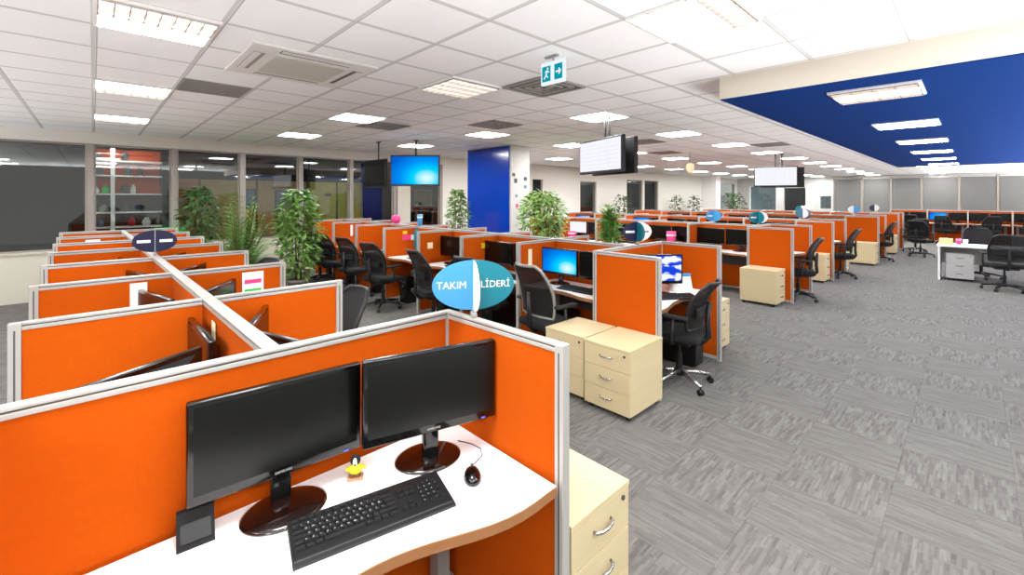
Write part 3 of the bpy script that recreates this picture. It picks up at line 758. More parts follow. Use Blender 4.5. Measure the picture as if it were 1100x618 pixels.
# ------------------------------------------------------------------ plants
def leaf(mb, p, d, L, W, up, mi=0):
    d = d.normalized(); s = d.cross(up)
    if s.length < .01: s = d.orthogonal()
    s = s.normalized() * W / 2; n = s.cross(d).normalized()
    mb.add([p, p + d * L * .45 + s + n * L * .03, p + d * L - n * L * .12, p + d * L * .45 - s + n * L * .03, p + d * L * .5 + n * L * .09], [[0, 1, 4], [1, 2, 4], [2, 3, 4], [3, 0, 4]], mi, True)
def plant(x, y, Ht, spread, lab, kind='ficus', leafm='leaf', n=700, pot=(.17, .32), z0=.35, L=.10, seed=1, z=0):
    rd = random.Random(seed); t = empty('potted_plant', (x, y, z)); pr, ph = pot
    po = MB().lathe([(pr * .72, 0), (pr * .95, ph * .85), (pr, ph * .86), (pr, ph), (pr * .9, ph), (pr * .88, ph * .9)]).build('pot', M['pot'], t)
    MB().lathe([(pr * .85, ph * .88), (pr * .85, ph * .91), (.001, ph * .92)]).build('soil', M['soil'], po)
    st = MB(); f = MB()
    if kind == 'ficus':
        tops = []
        for k in range(5):
            a = rd.uniform(0, 2 * PI); q = Vector((math.cos(a) * spread * .35, math.sin(a) * spread * .35, Ht * rd.uniform(.75, .95)))
            b0 = Vector((math.cos(a) * .04, math.sin(a) * .04, ph * .9)); mid = (b0 + q) / 2 + Vector((rd.uniform(-.05, .05), rd.uniform(-.05, .05), 0))
            st.tube([b0, mid, q], [.014, .010, .005], 6); tops.append((b0, mid, q))
        for k in range(n):
            zz = z0 + (Ht - z0) * (rd.random() ** .85); s = math.sin(PI * min(1, max(.05, (zz - z0 + .12) / (Ht - z0 + .2)))) ** .6
            a = rd.uniform(0, 2 * PI); rr = spread * s * math.sqrt(rd.random())
            c = Vector((rr * math.cos(a), rr * math.sin(a), zz)); d = Vector((math.cos(a) + rd.uniform(-.7, .7), math.sin(a) + rd.uniform(-.7, .7), rd.uniform(-.8, .5)))
            leaf(f, c, d, L * rd.uniform(.7, 1.3), L * .5, Vector((rd.uniform(-.4, .4), rd.uniform(-.4, .4), 1)))
    elif kind == 'palm':
        for k in range(n):
            a = rd.uniform(0, 2 * PI); el = rd.uniform(.5, 1.35); Lf = (Ht - ph) * rd.uniform(.65, 1.0); pts = []
            for i in range(9):
                s = i / 8; h = Lf * (math.sin(el) * s - .30 * s * s * (1.4 - el)); o = Lf * math.cos(el) * s * spread * 1.6
                pts.append(Vector((.03 * math.cos(a) + o * math.cos(a), .03 * math.sin(a) + o * math.sin(a), ph * .9 + h)))
            st.tube(pts, [.006 - .0005 * i for i in range(9)], 5)
            for i in range(2, 9):
                t_ = (pts[i] - pts[i - 1]).normalized(); side = t_.cross(Vector((0, 0, 1)))
                if side.length < .01: side = Vector((1, 0, 0))
                side.normalize()
                for m_ in (0, .5):
                    p = pts[i - 1].lerp(pts[i], m_)
                    for sg in (-1, 1): leaf(f, p, side * sg + t_ * .9 - Vector((0, 0, .25)), L * (1.2 - .6 * i / 9), .022, Vector((0, 0, 1)))
    else:                       # bamboo canes
        for k in range(9):
            a = rd.uniform(0, 2 * PI); rr = pr * .6 * rd.random(); x0, y0 = rr * math.cos(a), rr * math.sin(a); hh = Ht * rd.uniform(.75, .97)
            st.tube([(x0, y0, ph * .9), (x0 * 1.3, y0 * 1.3, (ph + hh) / 2), (x0 * 1.7, y0 * 1.7, hh)], .017, 7)
            for i in range(n // 9):
                zz = rd.uniform(z0, hh); s = x0 * 1.4, y0 * 1.4; b2 = rd.uniform(0, 2 * PI)
                leaf(f, Vector((s[0], s[1], zz)), Vector((math.cos(b2), math.sin(b2), rd.uniform(-.2, 1.0))), L * rd.uniform(.8, 1.5), L * .28, Vector((0, 0, 1)))
    st.build('stem', M['bamboo'] if kind == 'bamboo' else M['stem'], t); f.build('foliage', M[leafm], t)
    return tag(t, lab, 'plant')

# ================================================================== BANK OF DESKS AT THE LEFT
def lx(y): return .438 - .016 * (y - 1.65)
Y0 = 1.628; P = 1.04
BL = 'left bank'
panel((-.2, Y0), (1.134, Y0), 1, 0, 'wide orange divider behind the two big black monitors in front')
panel((1.154, Y0), (1.178, .985), 1, 1, 'orange side divider right of the front desk, under the blue oval sign')
panel((-.2, Y0 - .021), (-.21, .985), 0, 1, 'orange side divider closing the front desk at the left')
NL = 7
for k in range(NL):
    ya, yb = Y0 + P * k + (.019 if k == 0 else .001), Y0 + P * (k + 1)
    panel((lx(ya), ya if k == 0 else ya), (lx(yb), yb), 0, 0, 'orange spine divider with white top rail, %s from the front in the left bank' % ORD[k + 1], 'spine dividers of the left bank', .052)
for k in range(1, NL + 1):
    y = Y0 + P * k
    far = 'last' if k == NL else ORD[k]
    panel((lx(y) - .027, y), (lx(y) - .65, y), 0, 1, 'orange cross divider left of the white spine rail, %s from the front' % far, 'cross dividers of the left bank')
    panel((lx(y) + .027, y), (lx(y) + .66, y), 0, 1, 'orange cross divider right of the white spine rail, %s from the front' % far, 'cross dividers of the left bank')
# front desk
W0 = 1.30
def front_desk():
    return make_desk(1.318, .62, .13)()
place('front_desk', front_desk, (-.172, 1.604, 0), 0, 'white front desk with brown wavy edge holding keyboard and two monitors', 'desk')
monitor(.441, 1.529, .72, math.radians(-4), 'big black monitor on the left of the front desk', near=True, back=-.03)
monitor(.905, 1.372, .745 - .025, math.radians(-15), 'big black monitor on the right of the front desk', near=True, zb=.128, back=.055)
kb = place('keyboard_near', make_keyboard(True), (.628, 1.273, .72), math.radians(-12), 'black keyboard on the white front desk', 'keyboard')
place('mouse_near', make_mouse([(0, .05, .01), (.012, .075, .004), (.045, .12, .004), (.045, .17, .004), (.01, .21, .004), (-.04, .24, .004)]), (.965, 1.215, .72), math.radians(-34), 'black and grey mouse right of the keyboard on the front desk', 'mouse')
# black speaker at the left
t = empty('desk_speaker', (.215, 1.553, .72), math.radians(-6))
sb = MB(); pr = [(-.045, 0), (.045, 0), (.03, .095), (.01, .095)]
sb.add([(-.05, y, z) for y, z in pr] + [(.05, y, z) for y, z in pr], [[0, 1, 2, 3], [7, 6, 5, 4]] + [[i, 4 + i, 4 + (i + 1) % 4, (i + 1) % 4] for i in range(4)])
sb.build('cabinet', M['black_mat'], t)
t.scale = (.9, .9, .85)
MB().add([(-.04, -.0405, .02), (.04, -.0405, .02), (.04, -.0135, .068), (-.04, -.0135, .068)], [[0, 1, 2, 3]]).build('grille', M['black'], t)
tag(t, 'small glossy black speaker under the left corner of the front monitor', 'speaker')
# toy bird
t = empty('toy_bird', (.668, 1.50, .72), math.radians(-30))
k_ = 1.0
MB().box(-.026, .026, -.022, .022, 0, .004, .001).build('base', mat('salmon_card', rgb(190, 130, 100), .7), t)
MB().cyl((-.010, 0, .004), (-.009, 0, .018), .009, n=12).cyl((.010, 0, .004), (.009, 0, .018), .009, n=12).build('foot_pair', M['stem'], t)
bd = MB().ball((0, 0, .033), .023, .018, .019).ball((-.024, -.002, .034), .009, .008, .006).ball((.026, -.002, .037), .010, .008, .006).build('body', M['yellow'], t)
hd = MB().ball((0, .002, .062), .018, .016, .019).build('head', M['black_mat'], t)
MB().ball((0, -.010, .060), .008, .006, .015).build('face_patch', M['skin'], hd); MB().ball((0, -.017, .054), .004, .005, .003).build('beak', M['dgrey'], hd)
tag(t, 'tiny yellow, black and white toy bird between the two front monitors', 'toy')
# front pedestal, oval sign
pedestal(1.395, 1.24, 0, 'maple drawer unit at the bottom right of the front divider', D=.54, W=.37)
sign(1.168, 1.462, 1.2, math.radians(-31), ('teal', 'navy', 'lblue', 'white'), ('LİDERİ', '', 'TAKIM', ''), 'big light blue and teal oval sign reading TAKIM LİDERİ')
# desks and monitors of the left bank
for k in range(NL):
    ya = Y0 + P * k; xs = lx(ya + .5)
    place('desk_cell', make_desk(.98, .56, .06), (xs - .034, ya + 1.01, 0), -PI / 2, 'white desk left of the spine in the left bank, %s from the front' % ORD[k + 1], 'desk', 'desks of the left bank')
    place('desk_cell', make_desk(.98, .56, .06), (xs + .034, ya + .03, 0), PI / 2, 'white desk right of the spine in the left bank, %s from the front' % ORD[k + 1], 'desk', 'desks of the left bank')
def mon_seg(A, B, label, scr='off', ztop=1.11, **k):
    """monitor whose screen runs from A to B (left to right as its user sees it)"""
    A, B = Vector(A), Vector(B); c = (A + B) / 2; d = B - A
    return monitor(c.x, c.y, ztop - .40, math.atan2(d.y, d.x), label, scr, back=-.045, **k)
ZT = 1.12
mon_seg((.345, 2.64), (.35, 2.14), 'black monitor in the first left cubicle, its screen seen edge on beside the spine', ztop=ZT)
mon_seg((.30, 2.10), (-.12, 1.85), 'black monitor with its back to the front divider, left of the spine', ztop=ZT)
mon_seg((.51, 2.255), (.665, 2.615), 'black monitor right of the spine, reddish screen towards the camera', ztop=ZT)
mon_seg((.665, 1.74), (.52, 2.20), 'black monitor showing its back right of the spine, behind the front divider', ztop=ZT)
for k in range(1, NL):
    y = Y0 + P * k; xs = lx(y)
    mon_seg((xs - .205, y + .985), (xs - .095, y + .50), 'black monitor left of the spine in the %s cubicle from the front' % ORD[k + 1], ztop=ZT)
    mon_seg((xs + .08, y + .62), (xs + .30, y + .985), 'black monitor right of the spine in the %s cubicle from the front' % ORD[k + 1], ztop=ZT)
chair(1.13, 3.16, PI / 2, 'black office chair just past the right end of the second cross divider')
chair(1.12, 5.25, PI / 2 + .2, 'black office chair in the left bank beside the tall leafy plants')
sign(lx(4.85), 4.86, 1.2, math.radians(-2), ('navy', 'white', 'navy', None), ('==', '', '==', ''), 'navy oval sign on the white spine rail of the left bank', a=.15, b_=.095)
# papers
board(.212, Y0 + 2 * P - .0185, 1.03, 0, .085, .25, 'paper', 'white paper on the divider behind a left bank monitor', group=None)
o = board(.86, Y0 + 2 * P - .0185, 1.05, 0, .14, .20, 'paper', 'white paper with pink and green bands on a left bank divider')
for zz, c in ((.03, 'pink'), (-.04, 'green')): MB().box(-.055, .055, -.0022, -.0012, zz - .015, zz + .015).build('colour_band', M[c], o)
board(lx(2.35) - .0275, 2.40, 1.085, -PI / 2, .075, .10, 'cream', 'cream sticky note on the spine above the edge-on monitor')
board(.00, Y0 + 6 * P - .0175, 1.10, 0, .14, .10, 'paper', 'small white paper on a far divider of the left bank')
# ================================================================== OTHER BANKS
def bank(nm, xl, xs, xr, yl, yf, n, right=True, desks=True, rightdesk=False):
    panel((xl, yl), (xl, yf), 1, 1, 'orange end divider at the left front corner of the %s' % nm)
    panel((xl + .02, yl), (xr - .02, yl), 0, 0, 'orange back divider of the front desk in the %s' % nm)
    panel((xr, yl), (xr, yf), 1, 1, 'orange end divider at the right front of the %s' % nm)
    for k in range(n):
        ya, yb = yl + P * k + (.019 if k == 0 else .001), yl + P * (k + 1)
        panel((xs, ya), (xs, yb), 0, 0, 'orange spine divider, %s from the front, in the %s' % (ORD[k + 1], nm), 'spine dividers', .052)
        panel((xs - .027, yb), (xl, yb), 0, 1, 'orange cross divider, %s from the front, left side, %s' % (ORD[k + 1], nm), 'cross dividers on the left side')
        if right: panel((xs + .027, yb), (xr, yb), 0, 1, 'orange cross divider, %s from the front, right side, %s' % (ORD[k + 1], nm), 'cross dividers on the right side')
        if desks: place('desk_cell', make_desk(.98, .56, .06), (xs - .034, yl + P * k + 1.01, 0), -PI / 2, 'white desk, %s from the front, left side, %s' % (ORD[k + 1], nm), 'desk', 'desks in the banks')
        if rightdesk: place('desk_cell', make_desk(.98, .56, .06), (xs + .034, yl + P * k + .03, 0), PI / 2, 'white desk, %s from the front, right side, %s' % (ORD[k + 1], nm), 'desk', 'desks in the banks')
    if desks:
        w = round(xr - xl - .06, 2)
        place('lead_%s' % w, make_desk(w, .55, .07), (xl + .03, yl - .03, 0), 0, 'white front desk of the %s' % nm, 'desk', 'front desks of the banks')
NC, ND, NE, NF, NG = 'middle bank', 'bank right of the column', 'fourth bank', 'fifth bank', 'sixth bank'
bank(NC, 3.43, 4.07, 4.70, 2.46, 1.82, 7, rightdesk=True)
bank(ND, 8.05, 8.62, 9.18, 2.64, 1.99, 6, rightdesk=True)
bank(NE, 10.86, 11.5, 12.1, 2.62, 1.97, 6)
bank(NF, 14.4, 15.05, 15.7, 2.34, 1.67, 6)
bank(NG, 17.57, 18.2, 18.85, 2.22, 1.57, 5)

def pair(xs, yl, k, nm, scr=('off', 'off'), dx=.20):
    """two monitors on the left-hand desk of cell k; first the one further from the camera"""
    yc = yl + P * (k + .5)
    for q, s in zip((.26, -.26), scr):
        if s is None: continue
        w = 'left' if q > 0 else 'right'
        monitor(xs - dx, yc + q, .72, -PI / 2 + (.06 if q > 0 else -.06), '%s monitor, %s of two, %s left side desk, %s' % ({'off': 'black', 'blue': 'blue lit', 'white': 'white lit', 'fish': 'blue and white lit'}[s], w, ORD[k + 1], nm), s, 'desk monitors')
for k in range(7): pair(4.07, 2.46, k, NC, ('blue', 'off') if k == 0 else ('off', 'off') if k < 3 else (None, 'off'), .24)
for k in range(6): pair(8.62, 2.64, k, ND, ('off', 'off') if k != 3 else ('white', 'off'))
for k in range(6): pair(11.5, 2.62, k, NE, ('off', 'off') if k not in (3, 5) else ('blue', 'off'))
for k in range(5): pair(15.05, 2.34, k, NF)
for k in range(4): pair(18.2, 2.22, k, NG)

# keyboards, mice and towers of the visible cells
for k in range(7):
    yc = 2.46 + P * (k + .5)
    place('keyboard', make_keyboard(False), (3.69, yc - .12, .72), -PI / 2, 'black keyboard on the %s left side desk of the %s' % (ORD[k + 1], NC), 'keyboard', 'keyboards in the banks')
    if k < 4: place('mouse', make_mouse(None), (3.68, yc - .41, .72), -PI / 2, 'black mouse on the %s left side desk of the %s' % (ORD[k + 1], NC), 'mouse', 'mice in the banks')
    tower(3.80, yc + .20, -PI / 2, 'black computer tower under the %s left side desk of the %s' % (ORD[k + 1], NC))
for k in range(4):
    yc = 2.64 + P * (k + .5)
    tower(8.31, yc + .20, -PI / 2, 'black computer tower under the %s left side desk of the %s' % (ORD[k + 1], ND))
    if k: place('keyboard', make_keyboard(False), (8.24, yc - .08, .72), -PI / 2, 'black keyboard on the %s left side desk of the %s' % (ORD[k + 1], ND), 'keyboard', 'keyboards in the banks')
# chairs along the middle bank
for x, y, a, tall, lab in ((3.31, 2.94, -.12, True, 'high backed black chair with grey frame, nearest in front of the blue monitor'),
        (3.32, 4.0, .1, False, 'black office chair second from the front beside the middle bank'), (3.24, 4.9, -.1, False, 'black office chair half hidden by the blue oval sign'),
        (3.22, 6.24, .2, False, 'black mesh chair by the divider with pink notes'), (3.28, 7.3, .2, False, 'black office chair before the fifth middle bank cubicle'),
        (3.28, 8.3, .25, False, 'black office chair before the sixth middle bank cubicle'), (3.3, 9.05, .3, False, 'black office chair furthest back beside the leafy plant')):
    chair(x, y, -PI / 2 + a, lab, tall)
chair(3.90, 1.87, .12, 'black office chair at the front desk with the blue and white monitor', chrome=True)
chair(8.50, 2.02, .3, 'black office chair at the front desk of the bank right of the column')
chair(11.45, 1.95, .3, 'black office chair between the fourth and fifth banks')
chair(15.15, 1.72, .3, 'black office chair at the front desk of the fifth bank')
chair(17.0, 1.05, -PI / 2 - .3, 'black office chair left of the white desk, nearer of two')
chair(18.4, 1.25, -PI / 2 + .5, 'black office chair left of the white desk, further of two')
# pedestals
pedestal(3.155, 1.985, -PI / 2, 'maple drawer unit nearest, at the end of the middle bank', D=.50, W=.42, Ht=.545)
pedestal(3.16, 2.43, -PI / 2, 'maple drawer unit just behind the nearest one, middle bank', D=.46, W=.42, Ht=.545)
pedestal(4.99, 2.18, 0, 'maple drawer unit right of the chair with chrome base', D=.54, W=.46)
pedestal(7.80, 2.35, 0, 'maple drawer unit at the left corner of the bank right of the column', D=.53, W=.44)
pedestal(10.60, 2.28, 0, 'maple drawer unit standing before the fourth bank', D=.53, W=.44)
pedestal(14.1, 1.93, 0, 'maple drawer unit standing before the fifth bank', D=.53, W=.44)
pedestal(12.36, 2.25, 0, 'maple drawer unit right of the chair at the fourth bank', D=.53, W=.42)
pedestal(17.25, 1.85, 0, 'maple drawer unit standing before the sixth bank', D=.53, W=.44)
# front desk of the middle bank
monitor(4.17, 2.22, .72, -.72, 'monitor showing blue and white shapes at the front desk of the middle bank', 'fish')
place('keyboard', make_keyboard(False), (4.10, 2.03, .72), -.6, 'black keyboard under the blue and white monitor', 'keyboard', 'keyboards in the banks')
t = empty('desk_calendar', (4.50, 2.12, .72), -.6)
MB().add([(-.09, -.05, 0), (.09, -.05, 0), (.09, 0, .15), (-.09, 0, .15), (-.09, .05, 0), (.09, .05, 0)], [[0, 1, 2, 3], [5, 4, 3, 2], [0, 3, 4], [1, 5, 2], [0, 4, 5, 1]]).build('sheet', M['paper'], t)
MB().box(-.092, .092, -.008, .008, .145, .175, .003).build('header', M['lblue'], t)
tag(t, 'white desk calendar with blue header, left of the chrome based chair', 'calendar')
t = empty('white_mug', (4.40, 2.17, .72)); MB().lathe([(.03, 0), (.038, .01), (.04, .09), (.036, .09), (.033, .012)]).build('cup', M['white'], t)
MB().tube([(.038, 0, .075), (.062, 0, .07), (.064, 0, .04), (.038, 0, .025)], .006, 6).build('handle', M['white'], t); tag(t, 'white mug between calendar and blue and white monitor', 'mug')
tower(4.42, 2.12, 0, 'black computer tower under the front desk of the middle bank')
# signs
sign(4.17, 2.46, 1.2, math.radians(-32), ('white', 'teal', 'navy', 'teal'), ('==', '', '==', ''), 'navy and white oval sign on the back divider of the middle bank', a=.165)
sign(8.62, 3.44, 1.2, math.radians(-30), ('lblue', 'lblue', 'lblue', 'lblue'), ('==', '', '==', ''), 'plain light blue oval sign on a spine right of the blue column')
sign(8.55, 2.64, 1.2, math.radians(-42), ('white', 'white', 'teal', 'teal'), ('', '', '==', ''), 'dark teal and white oval sign above the shadowed end divider')
sign(11.4, 2.62, 1.2, math.radians(-42), ('slate', 'slate', 'slate', 'white'), ('', '', '', ''), 'slate blue oval sign on the fourth bank')
sign(15.55, 2.34, 1.2, math.radians(-42), ('lblue', 'white', 'white', 'lblue'), ('', '', '', ''), 'white and light blue oval sign on the fifth bank')
sign(18.3, 2.22, 1.2, math.radians(-42), ('lblue', 'white', 'navy', 'white'), ('', '', '', ''), 'black and light blue oval sign on the sixth bank')
sign(15.05, 3.5, 1.2, math.radians(-42), ('white', 'teal', 'teal', 'white'), ('', '', '', ''), 'small teal oval sign far back by the open doorway')
sign(18.2, 4.0, 1.2, math.radians(-42), ('white', 'white', 'white', 'white'), ('', '', '', ''), 'small all white oval sign far back by the serving window')
# notes on the middle bank dividers
yk = lambda k: 2.46 + P * k - .0185
for x, k, z, w, h, m, lab in ((3.62, 3, .98, .09, .09, 'cream', 'cream sticky note on the third divider of the middle bank'), (3.60, 1, 1.0, .06, .22, 'cream', 'long pale note on the divider left of the blue monitor'),
        (3.78, 2, 1.05, .07, .07, 'yellow', 'yellow star-like note on the second divider of the middle bank'),
        (3.83, 4, 1.02, .15, .09, 'pink', 'pink note among the stickers on the fourth divider'), (3.80, 4, 1.10, .08, .05, 'yellow', 'yellow note above the pink one on the fourth divider'),
        (3.945, 4, 1.01, .06, .09, 'paper', 'white note right of the pink one on the fourth divider'), (3.79, 6, 1.02, .05, .22, 'paper', 'white strip on the far divider of the middle bank')):
    board(x, yk(k), z, 0, w, h, m, lab, group='notes on the dividers')
# teal jacket hung on a divider
jk = MB().box(-.05, .0, -.03, .03, -.40, 0, .02, seg=3).box(-.075, -.045, -.022, .022, -.34, -.03, .012, seg=3)
tag(jk.build('teal_jacket', M['teal'], None, (4.035, yk(4) - .036, 1.16)), 'teal jacket hanging on the fourth divider of the middle bank', 'jacket')
# small things on top of and behind the dividers
def cup(x, y, z, m, lab, r=.04, h=.12, name='desk_cup'):
    t = empty(name, (x, y, z)); MB().lathe([(r * .8, 0), (r, h), (r * .88, h), (r * .7, .01)]).build('cup', M[m], t)
    MB().lathe([(r * 1.02, h * .7), (r * 1.02, h * .8)]).build('band', M['white'], t); return tag(t, lab, 'cup')
cup(8.22, 4.10, .72, 'pink', 'pink and white desk container before black monitors', .09, .30)
cup(8.2, 6.55, .72, 'pink', 'pink container on the desk below the white lit monitor', .10, .16)
cup(4.07 - .33, 9.42, .72, 'red', 'red cup on the far end desk of the middle bank')
cup(4.07, 6.57, 1.2, 'lblue', 'pale blue and white cup on top of a spine divider below the blue television', .045, .2)
t = MB().ball((0, 0, .085), .09, .09, .085).build('pink_ball', M['pink'], None, (4.07, 7.4, 1.2)); tag(t, 'pink ball resting on a spine divider of the middle bank', 'ball')
t = empty('document_tray', (8.2, 3.42, .72)); 
for zz in (.0, .07): MB().box(-.12, .12, -.16, .16, zz, zz + .012, .003).box(-.12, -.11, -.16, .16, zz, zz + .05).box(.11, .12, -.16, .16, zz, zz + .05).build('tray', M['dgrey'], t)
tag(t, 'dark stacked document tray on the first desk right of the blue column', 'tray')
# ------------------------------------------------------------------ far bank facing us at the right
NH = 'far row at right'
for k in range(5):
    y = 2.25 - 1.05 * k
    panel((22.47, y), (23.1, y), 1, 0, 'orange cross divider, %s from the left, in the %s' % (ORD[k + 1], NH), 'dividers of the far row')
    if k < 4:
        panel((23.127, y), (23.127, y - 1.05), 0, 0, 'orange spine divider, %s from the left, in the %s' % (ORD[k + 1], NH), 'dividers of the far row')
        place('desk_cell', make_desk(.98, .56, .06), (23.09, y - .03, 0), -PI / 2, 'white desk, %s from the left, in the %s' % (ORD[k + 1], NH), 'desk', 'desks in the banks')
        for q, s in ((.26, 'blue' if k == 1 else 'off'), (-.26, 'off')):
            monitor(22.88, y - .525 + q, .72, -PI / 2, '%s monitor, %s of two, %s desk of the %s' % ('black' if s == 'off' else 'blue lit', 'left' if q > 0 else 'right', ORD[k + 1], NH), s)
        if k < 4: chair(22.2, y - .5, -PI / 2 + .4 * (-1) ** k, 'black office chair, %s from the left, at the %s' % (ORD[k + 1], NH))
# white desk at the right edge
t = empty('white_desk', (12.85, -.15, 0))
MB().box(-.36, .36, -.75, .68, .69, .72, .003).build('desktop', M['white_lam'], t)
MB().box(-.34, .34, .63, .66, 0, .69, .003).build('end_panel', M['white'], t); MB().box(-.34, .34, -.73, -.70, 0, .69, .003).build('end_panel', M['white'], t)
MB().box(.30, .32, -.70, .63, .30, .69, .002).build('modesty_panel', M['greywall'], t)
tag(t, 'free-standing white desk at the right edge of the aisle', 'desk')
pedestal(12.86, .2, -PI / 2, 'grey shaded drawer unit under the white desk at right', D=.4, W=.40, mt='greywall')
chair(13.5, -.1, PI / 2 + .2, 'black office chair tucked behind the white desk at right')
chair(11.95, -.38, -PI / 2 + .2, 'black chair cut off by the right edge of the photo')
t = empty('cardboard_box', (12.75, .40, .72)); MB().box(-.10, .10, -.10, .10, 0, .12, .003).build('carton', M['box'], t); MB().box(-.101, .101, -.02, .02, .118, .122).build('tape', M['cream'], t)
tag(t, 'small tan box on the corner of the white desk', 'box')
for k, (x, y, m, lab) in enumerate(((12.7, .12, 'white', 'white paper cup on the white desk'), (12.95, .22, 'pink', 'pink cup on the white desk behind the tan box'))): cup(x, y, .72, m, lab)
# ------------------------------------------------------------------ televisions
def make_tv(scr, W=1.0, Ht=.58):
    def b():
        r = empty('hanging_television')
        h = MB().box(-W / 2, W / 2, -.03, .03, -Ht / 2, Ht / 2, .006); h.box(-W * .3, W * .3, .03, .06, -Ht * .3, Ht * .3, .01); h.build('housing', M['black'], r)
        s = MB().box(-W / 2 + .025, W / 2 - .025, -.0325, -.03, -Ht / 2 + .035, Ht / 2 - .025).build('screen', M['screen_off'] if scr == 'off' else M['scr_' + scr], r)
        if scr == 'white':
            l = MB()
            for i in range(7):
                z = -Ht * .36 + i * Ht * .115; l.box(-W * .42, W * .42, -.0335, -.0325, z, z + .006)
            for x in (-.2, .0, .2): l.box(x * W, x * W + .004, -.0335, -.0325, -Ht * .36, Ht * .33)
            l.build('table_lines', M['scr_line'], s)
        return r
    return b
def tv(x, y, z, rz, scr, W, Ht, lab, pole=True):
    t = make_tv(scr, W, Ht)(); t.location = (x, y, z); t.rotation_euler = (0, 0, rz)
    if pole:
        MB().cyl((0, .07, 0), (0, .07, ZC - z - .02), .016).box(-.05, .05, .045, .095, ZC - z - .02, ZC - z, .004).box(-.10, .10, .06, .08, -.10, .10).build('ceiling_pole', M['black'], t)
    return tag(t, lab, 'television')
tv(4.56, 7.53, 2.21, math.radians(-43.6), 'blue', .96, .60, 'hanging television with a bright blue screen')
tv(4.14, 8.35, 2.17, math.radians(-43.6 - 42), 'off', .80, .56, 'hanging television with a dark screen left of the blue one')
tv(5.06, 3.54, 2.265, math.radians(-111), 'white', 1.02, .475, 'large hanging television with a white table on screen')
tv(5.23, 3.45, 2.25, math.radians(69), 'off', .98, .475, 'dark hanging television back to back with the large white one')
tv(12.8, 3.55, 2.22, math.radians(-75), 'white', .98, .52, 'smaller white hanging television near the blue soffit')
tv(13.02, 3.46, 2.20, math.radians(105), 'off', .98, .52, 'dark hanging television behind the smaller white one')
# ------------------------------------------------------------------ plants
plant(2.50, 7.85, 1.82, .34, 'tall bushy leafy plant before the windows, rightmost of three', n=1100, leafm='leaf', L=.13, seed=3, z0=.36)
plant(1.84, 8.75, 1.95, .24, 'palm-like plant before the windows, middle of three', 'palm', 'leaf', n=60, L=.2, seed=4)
plant(1.34, 9.3, 1.85, .28, 'dark leafy plant before the windows, leftmost of three', n=520, leafm='leaf_dark', L=.13, seed=5, z0=.7)
plant(6.35, 5.8, 1.80, .46, 'pale bushy ficus in front of the blue column', n=1500, leafm='leaf_light', L=.115, seed=6, z0=.8)
plant(6.1, 4.05, 1.62, .24, 'bright green bamboo behind the navy and white oval sign', 'bamboo', 'leaf', n=420, L=.17, seed=8, z0=.8)
plant(5.75, 7.75, 1.85, .22, 'slim leafy plant between the blue television and the blue column', n=900, leafm='leaf', L=.11, seed=9, z0=.5)
plant(28.2, 9.9, 1.9, .5, 'dark plant behind the far window, left of the last television', n=260, leafm='leaf_dark', L=.2, seed=10, z0=.3)
plant(27.0, 9.9, 1.9, .5, 'dark plant beside the far white column', n=260, leafm='leaf_dark', L=.2, seed=12, z0=.3)
plant(20.6, 10.0, 1.75, .3, 'small dark plant by the white wall far back', n=160, leafm='leaf_dark', L=.18, seed=13, z0=.5)
plant(22.6, 10.0, 1.75, .3, 'small dark plant left of the far white column', n=160, leafm='leaf_dark', L=.18, seed=14, z0=.5)
plant(15.6, 9.9, 1.75, .34, 'small dark plant below the large white television', n=160, leafm='leaf_dark', L=.18, seed=15, z0=.5)
t = empty('green_crate', (1.03, 10.25, .0)); MB().box(-.2, .2, -.12, .12, 0, 1.02, .004).build('stand', M['white'], t); MB().box(-.22, .22, -.14, .14, 1.02, 1.13, .004).build('lid', M['green'], t)
tag(t, 'white bin with a bright green lid before the windows, left of the plants', 'bin')
# notes on the grey face of the column
for k, (x, z, w, h, m, lab) in enumerate(((6.62, 2.18, .09, .07, 'dgrey', 'topmost left photo on the column side'), (6.68, 2.05, .09, .10, 'dgrey', 'left photo below the topmost on the column side'),
        (6.98, 2.10, .10, .08, 'dgrey', 'topmost right photo on the column side'), (6.98, 1.92, .08, .07, 'slate', 'small blue photo at right on the column side'),
        (6.70, 1.72, .06, .06, 'slate', 'tiny blue note at mid height on the column side'), (6.72, 1.50, .07, .09, 'pink', 'small pinkish note low on the column side'))):
    board(x, 6.898, z, 0, w, h, m, lab, 'pinned_picture', 'photo', 'photos pinned to the column')
# display shelf and furniture behind the glass
t = empty('display_shelf', (.45, 11.35, 0))
MB().box(-.52, .55, .18, .2, 1.74, 2.62).build('back_board', M['orange_back'], t)
MB().box(-.52, .55, .18, .2, .2, 1.74).build('back_board', mat('dark_brown_board', rgb(52, 20, 12), .6), t)
MB().box(.55, .57, -.15, .2, 0, 2.62).box(-.54, -.52, -.15, .2, 0, 2.62).build('side_board', M['dark_wall'], t)
MB().box(-.21, -.15, -.17, -.14, .2, 2.62).build('upright', M['white'], t)
for z in (.85, 1.12, 1.40, 1.75, 2.1, 2.38): MB().box(-.52, .55, -.15, .18, z - .012, z + .012).build('shelf', M['white'], t)
tag(t, 'lit shelf unit with orange back behind the window glass', 'shelf unit')
items = [(-.38, 2.392, 'dgrey'), (.05, 2.112, 'dgrey'), (-.36, 2.112, 'dgrey'), (.22, 2.112, 'black'), (-.42, 1.762, 'white'), (.0, 1.762, 'dgrey'), (.12, 1.762, 'white'), (-.28, 1.762, 'green'), (-.3, 1.412, 'grey_metal'), (.0, 1.412, 'dgrey'), (.1, 1.132, 'red'), (.32, 1.132, 'white'), (-.34, 1.132, 'slate'), (.0, 2.392, 'dgrey')]
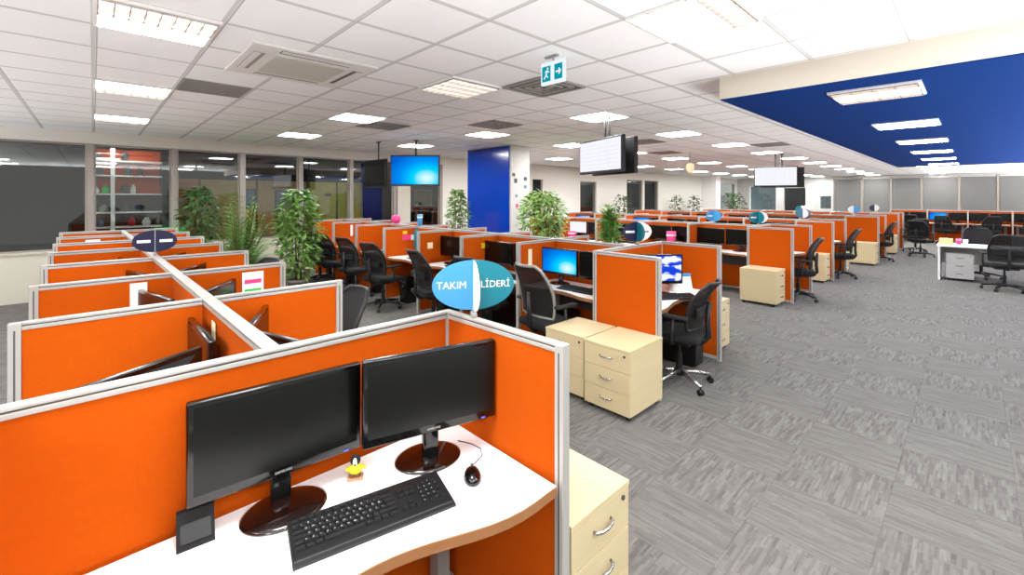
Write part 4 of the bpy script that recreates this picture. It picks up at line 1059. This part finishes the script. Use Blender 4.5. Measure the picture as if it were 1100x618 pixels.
for k, (x, z, m) in enumerate(items):
    rr = .045 + .014 * (k % 3); hh = .14 + .06 * ((k * 7) % 4) / 3
    v = MB().lathe([(rr * .7, 0), (rr, hh * .35), (rr * .8, hh * .7), (rr * .4, hh * .85), (rr * .5, hh)], n=14).build('display_vase', M[m], None, (.45 + x, 11.35, z))
    tag(v, '%s vase-like ornament on the lit orange shelf, %s from its start' % ({'dgrey': 'dark grey', 'black': 'black', 'white': 'white', 'green': 'green', 'grey_metal': 'grey', 'red': 'red', 'slate': 'blue'}[m], (ORD + ['thirteenth', 'fourteenth'])[k + 1]), 'ornament', 'ornaments on the orange shelf')
t = empty('wood_cabinet', (1.5, 12.2, 0)); MB().box(-.22, .22, -.2, .2, 0, 2.1, .004).build('body', M['wood'], t); MB().box(-.2, .2, -.215, -.2, .05, 1.05).build('door', M['wood'], t); MB().box(-.2, .2, -.215, -.2, 1.08, 2.05).build('door', M['wood'], t)
tag(t, 'orange-brown wooden cabinet behind the window glass', 'cabinet')
for k, (x, z, w, h, lab) in enumerate(((2.9, 1.65, .35, .5, 'dark framed picture on the tan wall behind glass, left'), (3.75, 1.6, .42, .55, 'dark framed picture on the tan wall behind glass, right'), (4.95, 1.75, .18, .10, 'small dark plate on the yellow reflection panel behind glass'))):
    t = empty('framed_picture', (x, 12.94, z)); MB().box(-w / 2, w / 2, -.012, .01, -h / 2, h / 2, .003).build('frame', M['dgrey'], t); MB().box(-w / 2 + .03, w / 2 - .03, -.014, -.012, -h / 2 + .03, h / 2 - .03).build('picture', M['slate'], t) if k < 2 else None
    tag(t, lab, 'picture')

t = empty('notice_board', (8.15, 12.94, 1.66)); MB().box(-.34, .34, -.012, .01, -.28, .28, .003).build('frame', M['white'], t); MB().box(-.31, .31, -.014, -.012, -.25, .25).build('board', M['ylw_wall'], t)
tag(t, 'pale yellow notice board behind the glass under the blue television', 'notice board')
# ------------------------------------------------------------------ world and view
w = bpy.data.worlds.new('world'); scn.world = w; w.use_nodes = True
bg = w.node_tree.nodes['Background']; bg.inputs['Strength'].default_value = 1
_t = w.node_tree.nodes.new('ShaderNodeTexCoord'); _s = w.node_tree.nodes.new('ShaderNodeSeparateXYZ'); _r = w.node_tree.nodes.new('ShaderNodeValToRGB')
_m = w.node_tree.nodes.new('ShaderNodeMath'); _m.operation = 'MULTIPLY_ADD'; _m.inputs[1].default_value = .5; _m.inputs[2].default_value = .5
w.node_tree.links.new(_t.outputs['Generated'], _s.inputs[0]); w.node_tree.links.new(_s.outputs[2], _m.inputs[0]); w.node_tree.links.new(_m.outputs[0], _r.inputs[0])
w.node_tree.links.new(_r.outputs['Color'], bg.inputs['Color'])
# glow added below eye level to brighten the ceiling, standing in for more office
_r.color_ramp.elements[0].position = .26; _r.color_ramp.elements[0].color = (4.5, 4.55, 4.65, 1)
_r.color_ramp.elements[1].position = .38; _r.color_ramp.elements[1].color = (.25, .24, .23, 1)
scn.view_settings.view_transform = 'Standard'; scn.view_settings.look = 'None'; scn.view_settings.gamma = 1; scn.view_settings.use_curve_mapping = False
scn.view_settings.exposure = 1.4
scn.cycles.use_denoising = True
